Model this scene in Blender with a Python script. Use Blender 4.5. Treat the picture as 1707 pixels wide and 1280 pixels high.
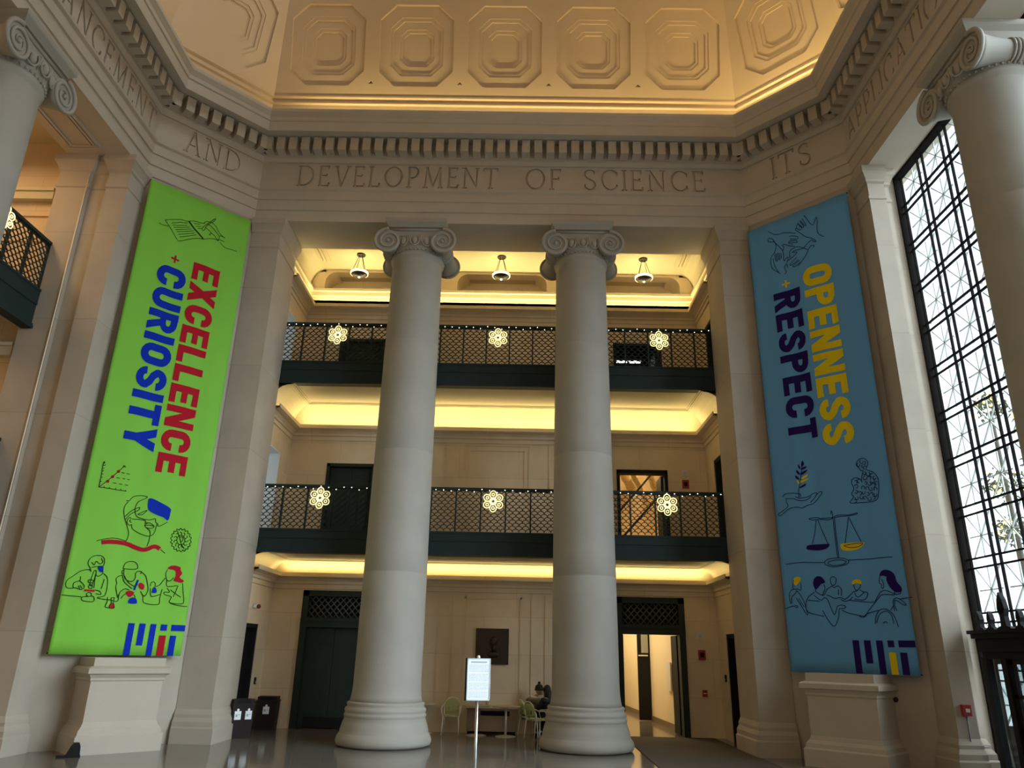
import bpy, bmesh, math, random
from mathutils import Vector, Matrix
from mathutils.geometry import delaunay_2d_cdt
random.seed(7)
PI = math.pi
scene = bpy.context.scene
C = scene.collection
for o in list(bpy.data.objects):
    bpy.data.objects.remove(o)

# ------------------------------------------------------------------ camera
cam_d = bpy.data.cameras.new('camera')
cam = bpy.data.objects.new('camera', cam_d)
C.objects.link(cam)
cam_d.sensor_width = 36.0
cam_d.lens = 1243.25 / 1707.0 * 36.0
cam_d.clip_start, cam_d.clip_end = 0.05, 500
PITCH, YAW, ROLL = 0.346359, -0.0123563, 0.0222239
cy_, sy_ = math.cos(YAW), math.sin(YAW)
Rz_ = Matrix(((cy_, -sy_, 0), (sy_, cy_, 0), (0, 0, 1)))
B_ = Matrix(((1, 0, 0), (0, 0, -1), (0, 1, 0)))
cp_, sp_ = math.cos(PITCH), math.sin(PITCH)
P_ = Matrix(((1, 0, 0), (0, cp_, sp_), (0, -sp_, cp_)))
cr_, sr_ = math.cos(ROLL), math.sin(ROLL)
Q_ = Matrix(((cr_, -sr_, 0), (sr_, cr_, 0), (0, 0, 1)))
M_ = Q_ @ P_ @ B_ @ Rz_
rot = Matrix((M_[0], -M_[1], -M_[2])).transposed()
cam.matrix_world = Matrix.Translation((0, 0, 1.9)) @ rot.to_4x4()
scene.camera = cam

# ------------------------------------------------------------------ world, exposure
world = bpy.data.worlds.new('overcast_sky')
scene.world = world
world.use_nodes = True
wn = world.node_tree
bgn = wn.nodes['Background']
bgn.inputs[0].default_value = (0.78, 0.89, 1.0, 1)
bgn.inputs[1].default_value = 0.78
scene.view_settings.view_transform = 'Standard'
scene.view_settings.look = 'None'
scene.view_settings.gamma = 1.0
scene.view_settings.use_curve_mapping = False
scene.view_settings.exposure = 1.12
scene.cycles.use_denoising = True
scene.cycles.max_bounces = 10
scene.cycles.diffuse_bounces = 5
scene.cycles.sample_clamp_indirect = 6.0

def area(name, loc, sx, sy, power, col, rot=(0, 0, 0), portal=False, spread=PI):
    d = bpy.data.lights.new(name, 'AREA')
    d.shape = 'RECTANGLE'
    d.size, d.size_y = sx, sy
    d.energy = power
    d.color = col
    d.spread = spread
    if portal:
        d.cycles.is_portal = True
    o = bpy.data.objects.new(name, d)
    o.location = loc
    o.rotation_euler = rot
    C.objects.link(o)
    return o

def point(name, loc, power, col, r=0.05):
    d = bpy.data.lights.new(name, 'POINT')
    d.energy, d.color, d.shadow_soft_size = power, col, r
    o = bpy.data.objects.new(name, d)
    o.location = loc
    C.objects.link(o)
    return o

sun_d = bpy.data.lights.new('soft_daylight', 'SUN')
sun_d.energy = 9.0
sun_d.angle = math.radians(75)
sun_d.color = (0.76, 0.87, 1.0)
sun = bpy.data.objects.new('soft_daylight', sun_d)
C.objects.link(sun)
sun.rotation_euler = Vector((-0.92, 0.20, -0.33)).to_track_quat('-Z', 'Y').to_euler()

# room constants: an octagonal hall with a deep opening on each long side
X0, YC = -0.63, 8.58
HW, HL = 8.42, 6.47                     # half width, half length of a long side
XL, XR, YB = X0 - HW, X0 + HW, YC + HW  # -9.05, 7.79, 17.0
ZS, ZF, ZC = 12.49, 13.47, 15.45        # soffit, frieze bottom, cornice top
GB, GH = 20.6, 5.9                      # rear gallery back wall, half width
F2, F3 = 4.65, 9.05                     # gallery floors
C1, C2, C3 = 4.11, 8.47, 13.0           # gallery ceilings
L1, L2, L3 = 3.74, 7.84, 11.66          # tops of the cornice shelves that hide the cove lamps
WARM = (1.0, 0.82, 0.38)

# daylight portals at the tall window and the dome skylight
area('window_daylight', (9.6, YC, 6.6), 12.6, 13.5, 1, (1, 1, 1), (0, PI/2, 0), portal=True)
area('skylight_daylight', (X0, YC, 24.9), 6.0, 6.0, 1, (1, 1, 1), (0, 0, 0), portal=True)
# cove lamps behind the cornice shelves of the rear gallery, shining up
COVE_POWER = {L1: 38, L2: 54, L3: 92}
for zz in (L1, L2, L3):
    area('cove_lamp_back', (X0, GB - 0.21, zz + 0.03), 11.2, 0.06, COVE_POWER[zz], WARM, (PI + 0.25, 0, 0))
    area('cove_lamp_side', (X0 - GH + 0.20, 19.4, zz + 0.03), 0.06, 1.9, COVE_POWER[zz]*0.05, WARM, (PI, 0.25, 0))
    area('cove_lamp_side', (X0 + GH - 0.20, 19.4, zz + 0.03), 0.06, 1.9, COVE_POWER[zz]*0.05, WARM, (PI, -0.25, 0))
# cove lamps on top of the hall cornice under the dome
area('dome_cove_lamp', (X0, YB + 0.05, ZC + 0.12), 11.5, 0.06, 75, WARM, (PI + 0.2, 0, 0))
area('dome_cove_lamp', (XR + 0.05, YC, ZC + 0.12), 0.06, 11.5, 130, WARM, (PI, -0.2, 0))
area('dome_cove_lamp', (6.87, 16.07, ZC + 0.12), 2.4, 0.06, 28, WARM, (PI + 0.2, 0, -PI/4))
area('dome_cove_lamp', (XL - 0.05, YC, ZC + 0.12), 0.06, 11.5, 22, WARM, (PI, 0.2, 0))
# left gallery coves
for zz in (L1, L2, L3):
    area('left_gallery_lamp', (-12.5, 9.5, zz + 0.03), 0.06, 10.0, COVE_POWER[zz]*0.5, (1.0, 0.68, 0.34), (PI, 0.25, 0))
# fill panels added behind the camera, standing in for the front galleries' cove glow
for zz in (4.2, 8.4, 12.2):
    area('front_gallery_fill', (X0, -2.9, zz), 11.0, 0.7, 42, (1.0, 0.84, 0.60), (PI/2, 0, 0))
for zz, p_ in ((3.3, 22), (7.6, 22), (12.4, 70)):  # unseen warm panels added to brighten the left gallery, no fixtures modelled
    area('left_gallery_fill', (-11.6, 11.0, zz), 0.8, 5.0, p_, (1.0, 0.66, 0.32), (0, 0, 0))

# ------------------------------------------------------------------ materials
def mat(name, col, rough=0.6, metal=0.0, noise=0.0, nscale=4.0, emit=None, estr=0.0, bump=0.0, bscale=40.0, spec=0.5, col2=None):
    m = bpy.data.materials.new(name)
    m.use_nodes = True
    nt = m.node_tree
    b = nt.nodes['Principled BSDF']
    b.inputs['Base Color'].default_value = (*col, 1)
    b.inputs['Roughness'].default_value = rough
    b.inputs['Metallic'].default_value = metal
    b.inputs['Specular IOR Level'].default_value = spec
    if noise:
        tc = nt.nodes.new('ShaderNodeNewGeometry')
        n = nt.nodes.new('ShaderNodeTexNoise')
        n.inputs['Scale'].default_value = nscale
        n.inputs['Detail'].default_value = 5
        nt.links.new(tc.outputs['Position'], n.inputs['Vector'])
        r = nt.nodes.new('ShaderNodeMix')
        r.data_type = 'RGBA'
        a = tuple(c*(1-noise) for c in col)
        bb = col2 or tuple(min(1, c*(1+noise)) for c in col)
        r.inputs[6].default_value = (*a, 1)
        r.inputs[7].default_value = (*bb, 1)
        nt.links.new(n.outputs['Fac'], r.inputs[0])
        nt.links.new(r.outputs[2], b.inputs['Base Color'])
    if bump:
        tc2 = nt.nodes.new('ShaderNodeNewGeometry')
        n2 = nt.nodes.new('ShaderNodeTexNoise')
        n2.inputs['Scale'].default_value = bscale
        nt.links.new(tc2.outputs['Position'], n2.inputs['Vector'])
        bp = nt.nodes.new('ShaderNodeBump')
        bp.inputs['Strength'].default_value = bump
        bp.inputs['Distance'].default_value = 0.02
        nt.links.new(n2.outputs['Fac'], bp.inputs['Height'])
        nt.links.new(bp.outputs['Normal'], b.inputs['Normal'])
    if emit:
        b.inputs['Emission Color'].default_value = (*emit, 1)
        b.inputs['Emission Strength'].default_value = estr
    return m

def blocks(name, axis, col, bw=1.9, bh=0.98, rough=0.7, joint=0.72, tint=0.06):
    """limestone in coursed blocks; axis is the horizontal direction of the wall face"""
    m = bpy.data.materials.new(name)
    m.use_nodes = True
    nt = m.node_tree
    b = nt.nodes['Principled BSDF']
    b.inputs['Roughness'].default_value = rough
    b.inputs['Specular IOR Level'].default_value = 0.25
    g = nt.nodes.new('ShaderNodeNewGeometry')
    dot = nt.nodes.new('ShaderNodeVectorMath')
    dot.operation = 'DOT_PRODUCT'
    dot.inputs[1].default_value = axis
    nt.links.new(g.outputs['Position'], dot.inputs[0])
    sep = nt.nodes.new('ShaderNodeSeparateXYZ')
    nt.links.new(g.outputs['Position'], sep.inputs[0])
    cmb = nt.nodes.new('ShaderNodeCombineXYZ')
    nt.links.new(dot.outputs['Value'], cmb.inputs[0])
    nt.links.new(sep.outputs['Z'], cmb.inputs[1])
    br = nt.nodes.new('ShaderNodeTexBrick')
    br.inputs['Scale'].default_value = 1.0
    br.inputs['Brick Width'].default_value = bw
    br.inputs['Row Height'].default_value = bh
    br.inputs['Mortar Size'].default_value = 0.008
    br.inputs['Mortar Smooth'].default_value = 0.3
    br.inputs['Color1'].default_value = (*[c*(1-tint) for c in col], 1)
    br.inputs['Color2'].default_value = (*[c*(1+tint) for c in col], 1)
    br.inputs['Mortar'].default_value = (*[c*joint for c in col], 1)
    nt.links.new(cmb.outputs[0], br.inputs['Vector'])
    n = nt.nodes.new('ShaderNodeTexNoise')
    n.inputs['Scale'].default_value = 1.6
    n.inputs['Detail'].default_value = 6
    nt.links.new(g.outputs['Position'], n.inputs['Vector'])
    mx = nt.nodes.new('ShaderNodeMix')
    mx.data_type = 'RGBA'
    mx.blend_type = 'MULTIPLY'
    mx.inputs[0].default_value = 0.25
    nt.links.new(br.outputs['Color'], mx.inputs[6])
    nt.links.new(n.outputs['Fac'], mx.inputs[7])
    nt.links.new(mx.outputs[2], b.inputs['Base Color'])
    return m

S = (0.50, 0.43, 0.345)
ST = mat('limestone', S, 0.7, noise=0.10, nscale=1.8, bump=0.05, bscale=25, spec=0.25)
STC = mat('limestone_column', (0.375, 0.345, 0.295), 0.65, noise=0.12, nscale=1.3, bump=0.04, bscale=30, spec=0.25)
WX = blocks('limestone_blocks_x', (1, 0, 0), S, 40, 2.1, joint=0.8, tint=0.03)
WY = blocks('limestone_blocks_y', (0, 1, 0), S, 40, 2.1, joint=0.8, tint=0.03)
WXY = blocks('limestone_blocks_xy', (0.6, 0.8, 0), S, 40, 2.1, joint=0.8, tint=0.03)
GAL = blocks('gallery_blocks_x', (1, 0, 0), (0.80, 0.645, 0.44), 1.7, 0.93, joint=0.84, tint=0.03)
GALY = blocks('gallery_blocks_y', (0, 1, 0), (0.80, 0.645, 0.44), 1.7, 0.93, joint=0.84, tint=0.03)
PLASTER = mat('warm_plaster', (0.50, 0.43, 0.28), 0.8, noise=0.05, nscale=1.5)
DOME = mat('dome_plaster', (0.56, 0.41, 0.27), 0.8, noise=0.07, nscale=1.2)
GREEN = mat('dark_green_metal', (0.014, 0.026, 0.024), 0.6, noise=0.2, nscale=3, spec=0.25)
DOORG = mat('dark_green_paint', (0.017, 0.028, 0.020), 0.6, noise=0.2, nscale=2, spec=0.3)
BLACKM = mat('black_iron', (0.010, 0.009, 0.009), 0.7, spec=0.2)
BRONZE = mat('dark_bronze', (0.035, 0.022, 0.016), 0.4, 0.5, noise=0.3, nscale=8)
CHROME = mat('chrome', (0.84, 0.80, 0.70), 0.28, 0.4)
STEEL = mat('brushed_steel', (0.62, 0.65, 0.68), 0.3, 1.0)
GREENP = mat('pale_green_plastic', (0.42, 0.50, 0.20), 0.45)
TABLE = mat('table_laminate', (0.55, 0.48, 0.36), 0.35)
WHITEP = mat('white_paper', (0.90, 0.95, 1.0), 0.6)
INK = mat('grey_print', (0.42, 0.45, 0.50), 0.7)
REDP = mat('red_plastic', (0.35, 0.02, 0.02), 0.4)
WHITEPL = mat('white_plastic', (0.7, 0.68, 0.62), 0.4)
BULB = mat('warm_bulb', (1, 0.9, 0.6), 0.4, emit=(1.0, 0.85, 0.55), estr=2.0)
SNOW = mat('snowflake_light', (1, 0.9, 0.55), 0.4, emit=(1.0, 0.82, 0.34), estr=0.75)
TWINK = mat('string_bulb', (1, 0.9, 0.7), 0.4, emit=(1.0, 0.88, 0.68), estr=1.3)
GOLDB = mat('gold_bulb', (1, 0.8, 0.3), 0.4, emit=(1.0, 0.72, 0.18), estr=1.5)

def floor_mat_():
    m = bpy.data.materials.new('polished_stone_floor')
    m.use_nodes = True
    nt = m.node_tree
    b = nt.nodes['Principled BSDF']
    g = nt.nodes.new('ShaderNodeNewGeometry')
    ck = nt.nodes.new('ShaderNodeTexBrick')
    ck.offset = 0.0
    ck.inputs['Scale'].default_value = 1.0
    ck.inputs['Brick Width'].default_value = 1.2
    ck.inputs['Row Height'].default_value = 1.2
    ck.inputs['Mortar Size'].default_value = 0.006
    ck.inputs['Color1'].default_value = (0.20, 0.175, 0.15, 1)
    ck.inputs['Color2'].default_value = (0.23, 0.20, 0.175, 1)
    ck.inputs['Mortar'].default_value = (0.12, 0.10, 0.09, 1)
    nt.links.new(g.outputs['Position'], ck.inputs['Vector'])
    n = nt.nodes.new('ShaderNodeTexNoise')
    n.inputs['Scale'].default_value = 60
    nt.links.new(g.outputs['Position'], n.inputs['Vector'])
    mx = nt.nodes.new('ShaderNodeMix')
    mx.data_type = 'RGBA'
    mx.blend_type = 'MULTIPLY'
    mx.inputs[0].default_value = 0.3
    nt.links.new(ck.outputs['Color'], mx.inputs[6])
    nt.links.new(n.outputs['Fac'], mx.inputs[7])
    nt.links.new(mx.outputs[2], b.inputs['Base Color'])
    b.inputs['Roughness'].default_value = 0.11
    b.inputs['Specular IOR Level'].default_value = 0.6
    return m
FLOORM = floor_mat_()

def glass_(name, tint, gl=0.06):
    m = bpy.data.materials.new(name)
    m.use_nodes = True
    nt = m.node_tree
    nt.nodes.remove(nt.nodes['Principled BSDF'])
    t = nt.nodes.new('ShaderNodeBsdfTransparent')
    t.inputs[0].default_value = (*tint, 1)
    g = nt.nodes.new('ShaderNodeBsdfGlossy')
    g.inputs['Roughness'].default_value = 0.02
    mx = nt.nodes.new('ShaderNodeMixShader')
    mx.inputs[0].default_value = gl
    nt.links.new(t.outputs[0], mx.inputs[1])
    nt.links.new(g.outputs[0], mx.inputs[2])
    nt.links.new(mx.outputs[0], nt.nodes['Material Output'].inputs[0])
    return m
GLASS = glass_('window_glass', (0.90, 0.96, 0.94))

# ------------------------------------------------------------------ mesh builder
class MB:
    def __init__(s):
        s.v, s.f, s.m, s.sm = [], [], [], []
    def add(s, vs, fs, mi=0, smooth=False, mx=None):
        k = len(s.v)
        s.v += [tuple(mx @ Vector(p)) for p in vs] if mx else [tuple(p) for p in vs]
        for f in fs:
            s.f.append(tuple(i + k for i in f))
            s.m.append(mi)
            s.sm.append(smooth)
    def box(s, a, b, mi=0, mx=None):
        (x0, y0, z0), (x1, y1, z1) = a, b
        if x0 > x1: x0, x1 = x1, x0
        if y0 > y1: y0, y1 = y1, y0
        if z0 > z1: z0, z1 = z1, z0
        s.add([(x0,y0,z0),(x1,y0,z0),(x1,y1,z0),(x0,y1,z0),(x0,y0,z1),(x1,y0,z1),(x1,y1,z1),(x0,y1,z1)],
              [(0,3,2,1),(4,5,6,7),(0,1,5,4),(1,2,6,5),(2,3,7,6),(3,0,4,7)], mi, False, mx)
    def prism(s, poly, z0, z1, mi=0, mx=None):
        n = len(poly)
        ar = sum(poly[i][0]*poly[(i+1)%n][1]-poly[(i+1)%n][0]*poly[i][1] for i in range(n))
        if ar < 0: poly = poly[::-1]
        vs = [(x, y, z0) for x, y in poly] + [(x, y, z1) for x, y in poly]
        s.add(vs, [tuple(range(n-1, -1, -1)), tuple(range(n, 2*n))] + [(i, (i+1)%n, n+(i+1)%n, n+i) for i in range(n)], mi, False, mx)
    def stack(s, polys, mi=0, cap=True, mx=None):
        """loft between equal-length horizontal outlines [(poly, z), ...]"""
        n = len(polys[0][0]); vs = []; fs = []
        for p, z in polys: vs += [(x, y, z) for x, y in p]
        for k in range(len(polys)-1):
            for i in range(n):
                fs.append((k*n+i, k*n+(i+1)%n, (k+1)*n+(i+1)%n, (k+1)*n+i))
        if cap:
            fs += [tuple(range(n-1,-1,-1)), tuple(range((len(polys)-1)*n, len(polys)*n))]
        s.add(vs, fs, mi, False, mx)
    def lathe(s, prof, c=(0,0,0), n=32, mi=0, mx=None, caps=True, smooth=True):
        vs = []; fs = []
        for r, z in prof:
            for i in range(n):
                a = 2*PI*i/n
                vs.append((c[0]+r*math.cos(a), c[1]+r*math.sin(a), c[2]+z))
        for k in range(len(prof)-1):
            for i in range(n):
                fs.append((k*n+i, k*n+(i+1)%n, (k+1)*n+(i+1)%n, (k+1)*n+i))
        s.add(vs, fs, mi, smooth, mx)
        if caps:
            k = len(s.v) - len(vs)
            for idx in (tuple(range(n-1,-1,-1)), tuple(range((len(prof)-1)*n, len(prof)*n))):
                s.f.append(tuple(i+k for i in idx)); s.m.append(mi); s.sm.append(False)
    def tube(s, pts, r, n=8, mi=0, closed=False, mx=None):
        pts = [Vector(p) for p in pts]
        N = len(pts); vs = []; fs = []
        rs = r if isinstance(r, (list, tuple)) else [r]*N
        prev = None
        for i, p in enumerate(pts):
            if closed: t = pts[(i+1)%N] - pts[i-1]
            else: t = pts[min(i+1, N-1)] - pts[max(i-1, 0)]
            if t.length < 1e-9: t = Vector((0,0,1))
            t.normalize()
            if prev is None:
                u = t.orthogonal().normalized()
            else:
                u = prev - t*prev.dot(t)
                u = u.normalized() if u.length > 1e-6 else t.orthogonal().normalized()
            prev = u
            w = t.cross(u)
            for k in range(n):
                a = 2*PI*k/n
                vs.append(p + (u*math.cos(a) + w*math.sin(a))*rs[i])
        for i in range(N if closed else N-1):
            j = (i+1) % N
            for k in range(n):
                fs.append((i*n+k, i*n+(k+1)%n, j*n+(k+1)%n, j*n+k))
        if not closed:
            fs += [tuple(range(n-1,-1,-1)), tuple(range((N-1)*n, N*n))]
        s.add(vs, fs, mi, True, mx)
    def ball(s, c, r, n=10, mi=0, sc=(1,1,1), mx=None):
        prof = []
        m = max(4, n//2)
        vs = []; fs = []
        for j in range(m+1):
            t = PI*j/m
            for i in range(n):
                a = 2*PI*i/n
                vs.append((c[0]+r*sc[0]*math.sin(t)*math.cos(a), c[1]+r*sc[1]*math.sin(t)*math.sin(a), c[2]-r*sc[2]*math.cos(t)))
        for j in range(m):
            for i in range(n):
                fs.append((j*n+i, j*n+(i+1)%n, (j+1)*n+(i+1)%n, (j+1)*n+i))
        s.add(vs, fs, mi, True, mx)
    def make(s, name, mats, parent=None, loc=None):
        me = bpy.data.meshes.new(name)
        me.from_pydata(s.v, [], s.f)
        if not isinstance(mats, (list, tuple)): mats = [mats]
        for m in mats: me.materials.append(m)
        me.polygons.foreach_set('material_index', s.m)
        me.polygons.foreach_set('use_smooth', s.sm)
        me.validate()
        bm = bmesh.new(); bm.from_mesh(me)
        bmesh.ops.remove_doubles(bm, verts=bm.verts, dist=1e-5)
        bm.to_mesh(me); bm.free()
        o = bpy.data.objects.new(name, me)
        C.objects.link(o)
        if parent is not None: o.parent = parent
        if loc: o.location = loc
        return o

def tag(o, label, cat, group=None, kind=None):
    o['label'] = label
    o['category'] = cat
    if group: o['group'] = group
    if kind: o['kind'] = kind
    return o
def struct(o, label, cat):
    return tag(o, label, cat, None, 'structure')
def empty(name, loc=(0,0,0), rz=0.0):
    o = bpy.data.objects.new(name, None)
    o.empty_display_size = 0.2
    o.location = loc
    o.rotation_euler = (0, 0, rz)
    C.objects.link(o)
    return o
KIDS = {}
def dup(root, loc, rz=0.0):
    r = root.copy(); C.objects.link(r)
    r.location = loc; r.rotation_euler = (0, 0, rz)
    for k in list(r.keys()): pass
    for ch in [o for o in list(bpy.data.objects) if o.parent is root]:
        c = ch.copy(); C.objects.link(c); c.parent = r
        for g in [o for o in list(bpy.data.objects) if o.parent is ch]:
            d = g.copy(); C.objects.link(d); d.parent = c
    return r

def ring(e):
    """corners of the octagonal hall, moved inwards by e, counter-clockwise from the back right"""
    a, b = HL - 0.41421*e, HW - e
    return [(X0+a, YC+b), (X0-a, YC+b), (X0-b, YC+a), (X0-b, YC-a), (X0-a, YC-b), (X0+a, YC-b), (X0+b, YC-a), (X0+b, YC+a)]
def sweep(mb, prof, mi=0, close=False):
    vs = []; fs = []
    for e, z in prof:
        vs += [(x, y, z) for x, y in ring(e)]
    n = len(prof)
    for k in range(n if close else n-1):
        j = (k+1) % n
        for i in range(8):
            fs.append((k*8+i, k*8+(i+1)%8, j*8+(i+1)%8, j*8+i))
    mb.add(vs, fs, mi)

def relief(outer, shapes, mode='max'):
    """flat panel in (u, v) whose shapes [(polygon, depth)] are cut back; returns verts (u, v, depth), faces"""
    vs = list(outer); faces = [list(range(len(outer)))]
    for poly, d in shapes:
        k = len(vs)
        vs += list(poly)
        ar = sum(poly[i][0]*poly[(i+1)%len(poly)][1]-poly[(i+1)%len(poly)][0]*poly[i][1] for i in range(len(poly)))
        idx = list(range(k, k+len(poly)))
        faces.append(idx if ar > 0 else idx[::-1])
    V, E, F, ov, oe, of = delaunay_2d_cdt([Vector(p) for p in vs], [], faces, 0, 1e-5)
    out_v = []; out_f = []; key = {}
    def vid(i, d):
        q = (i, round(d, 5))
        if q not in key:
            key[q] = len(out_v); out_v.append((V[i].x, V[i].y, d))
        return key[q]
    edges = {}
    for f, orig in zip(F, of):
        if 0 not in orig: continue
        ds = [shapes[q-1][1] for q in orig if q > 0]
        d = (max(ds) if ds else 0.0) if mode == 'max' else sum(ds)
        out_f.append(tuple(vid(i, d) for i in f))
        for a in range(len(f)):
            i, j = f[a], f[(a+1) % len(f)]
            edges.setdefault((min(i, j), max(i, j)), []).append((i, j, d))
    for e, l in edges.items():
        if len(l) == 2 and abs(l[0][2]-l[1][2]) > 1e-6:
            i, j, d = l[0]; d2 = l[1][2]
            out_f.append((vid(j, d), vid(i, d), vid(i, d2), vid(j, d2)))
    return out_v, out_f

def place(vs, o, u, v, n):
    """(u, v, depth) -> world, depth measured against the outward normal n"""
    o, u, v, n = map(Vector, (o, u, v, n))
    return [o + u*p[0] + v*p[1] - n*p[2] for p in vs]

# ================================================================== SETTING
R2 = math.sqrt(0.5)
SIDES = {   # centre, viewer's right, normal into the hall, half length
    'back': ((X0, YB), (1, 0), (0, -1), HL),
    'diagonal_left': ((-8.075, 16.025), (R2, R2), (R2, -R2), 1.379),
    'diagonal_right': ((6.815, 16.025), (R2, -R2), (-R2, -R2), 1.379),
    'left': ((XL, YC), (0, 1), (1, 0), HL),
    'right': ((XR, YC), (0, -1), (-1, 0), HL),
    'near_left': ((-8.075, 1.135), (-R2, R2), (R2, R2), 1.379),
    'near_right': ((6.815, 1.135), (-R2, -R2), (-R2, R2), 1.379),
    'front': ((X0, 0.16), (-1, 0), (0, 1), HL),
}
# ---- floors
mb = MB()
mb.box((-13.2, -3.4, -0.3), (9.3, 21.2, 0))
mb.box((1.4, 21.2, -0.3), (9.5, 36, 0))
struct(mb.make('floor', FLOORM), 'polished grey stone floor of the hall reflecting the columns', 'floor')

# ---- architrave, cornice, dentils
mb = MB()
sweep(mb, [(-0.75, ZS), (0, ZS), (0, 12.80), (0.035, 12.81), (0.035, 13.10), (0.07, 13.11), (0.07, 13.36), (0.12, 13.40), (0.12, ZF), (-0.75, ZF)], close=True)
mb.box((X0-6.6, YB+0.75, ZS), (X0+6.6, 18.42, 13.6))
mb.box((-10.52, 2.0, ZS), (XL-0.75, 15.1, 13.6))
# moulded panel frames on the left soffit
for x in (-9.62, -9.70, -9.78, -10.22, -10.30):
    mb.box((x-0.025, 2.6, ZS-0.04), (x+0.025, 13.95, ZS))
for y in (13.95, 14.03):
    mb.box((-10.32, y-0.025, ZS-0.04), (-9.6, y+0.025, ZS))
struct(mb.make('trim_1', ST), 'three-stepped limestone architrave running round the hall above the columns', 'architrave')
mb = MB()
sweep(mb, [(-0.75, 14.28), (0.05, 14.28), (0.05, 14.31), (0.10, 14.38), (0.10, 14.44), (0.14, 14.44), (0.14, 14.87), (0.47, 14.87), (0.47, 14.83),
           (0.68, 14.83), (0.68, 15.12), (0.71, 15.14), (0.72, 15.24), (0.78, 15.33), (0.80, 15.36), (0.80, ZC), (0.74, ZC), (0.74, 15.40), (-0.75, 15.40)], close=True)
struct(mb.make('trim_2', ST), 'projecting limestone cornice with plain corona at the foot of the dome', 'cornice')
mb = MB()
for nm, (c, u, n, h) in SIDES.items():
    hl = h - 0.41421*0.14
    k = int(round(2*hl/0.327)); p = 2*hl/k
    for i in range(k):
        s = -hl + (i+0.5)*p
        a = Matrix(((u[0], -n[0], 0, c[0]), (u[1], -n[1], 0, c[1]), (0, 0, 1, 0), (0, 0, 0, 1)))
        if abs(s) < h - 0.41421*0.42 - 0.02:
            mb.box((s-0.105, -0.42, 14.45), (s+0.105, -0.14, 14.845), mx=a)
for x, y in ring(0.30):
    mb.ball((x, y, 14.62), 0.13, 10, sc=(1, 1, 1.5))
struct(mb.make('trim_3', ST), 'row of limestone dentil blocks under the cornice round the hall', 'dentils')

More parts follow.
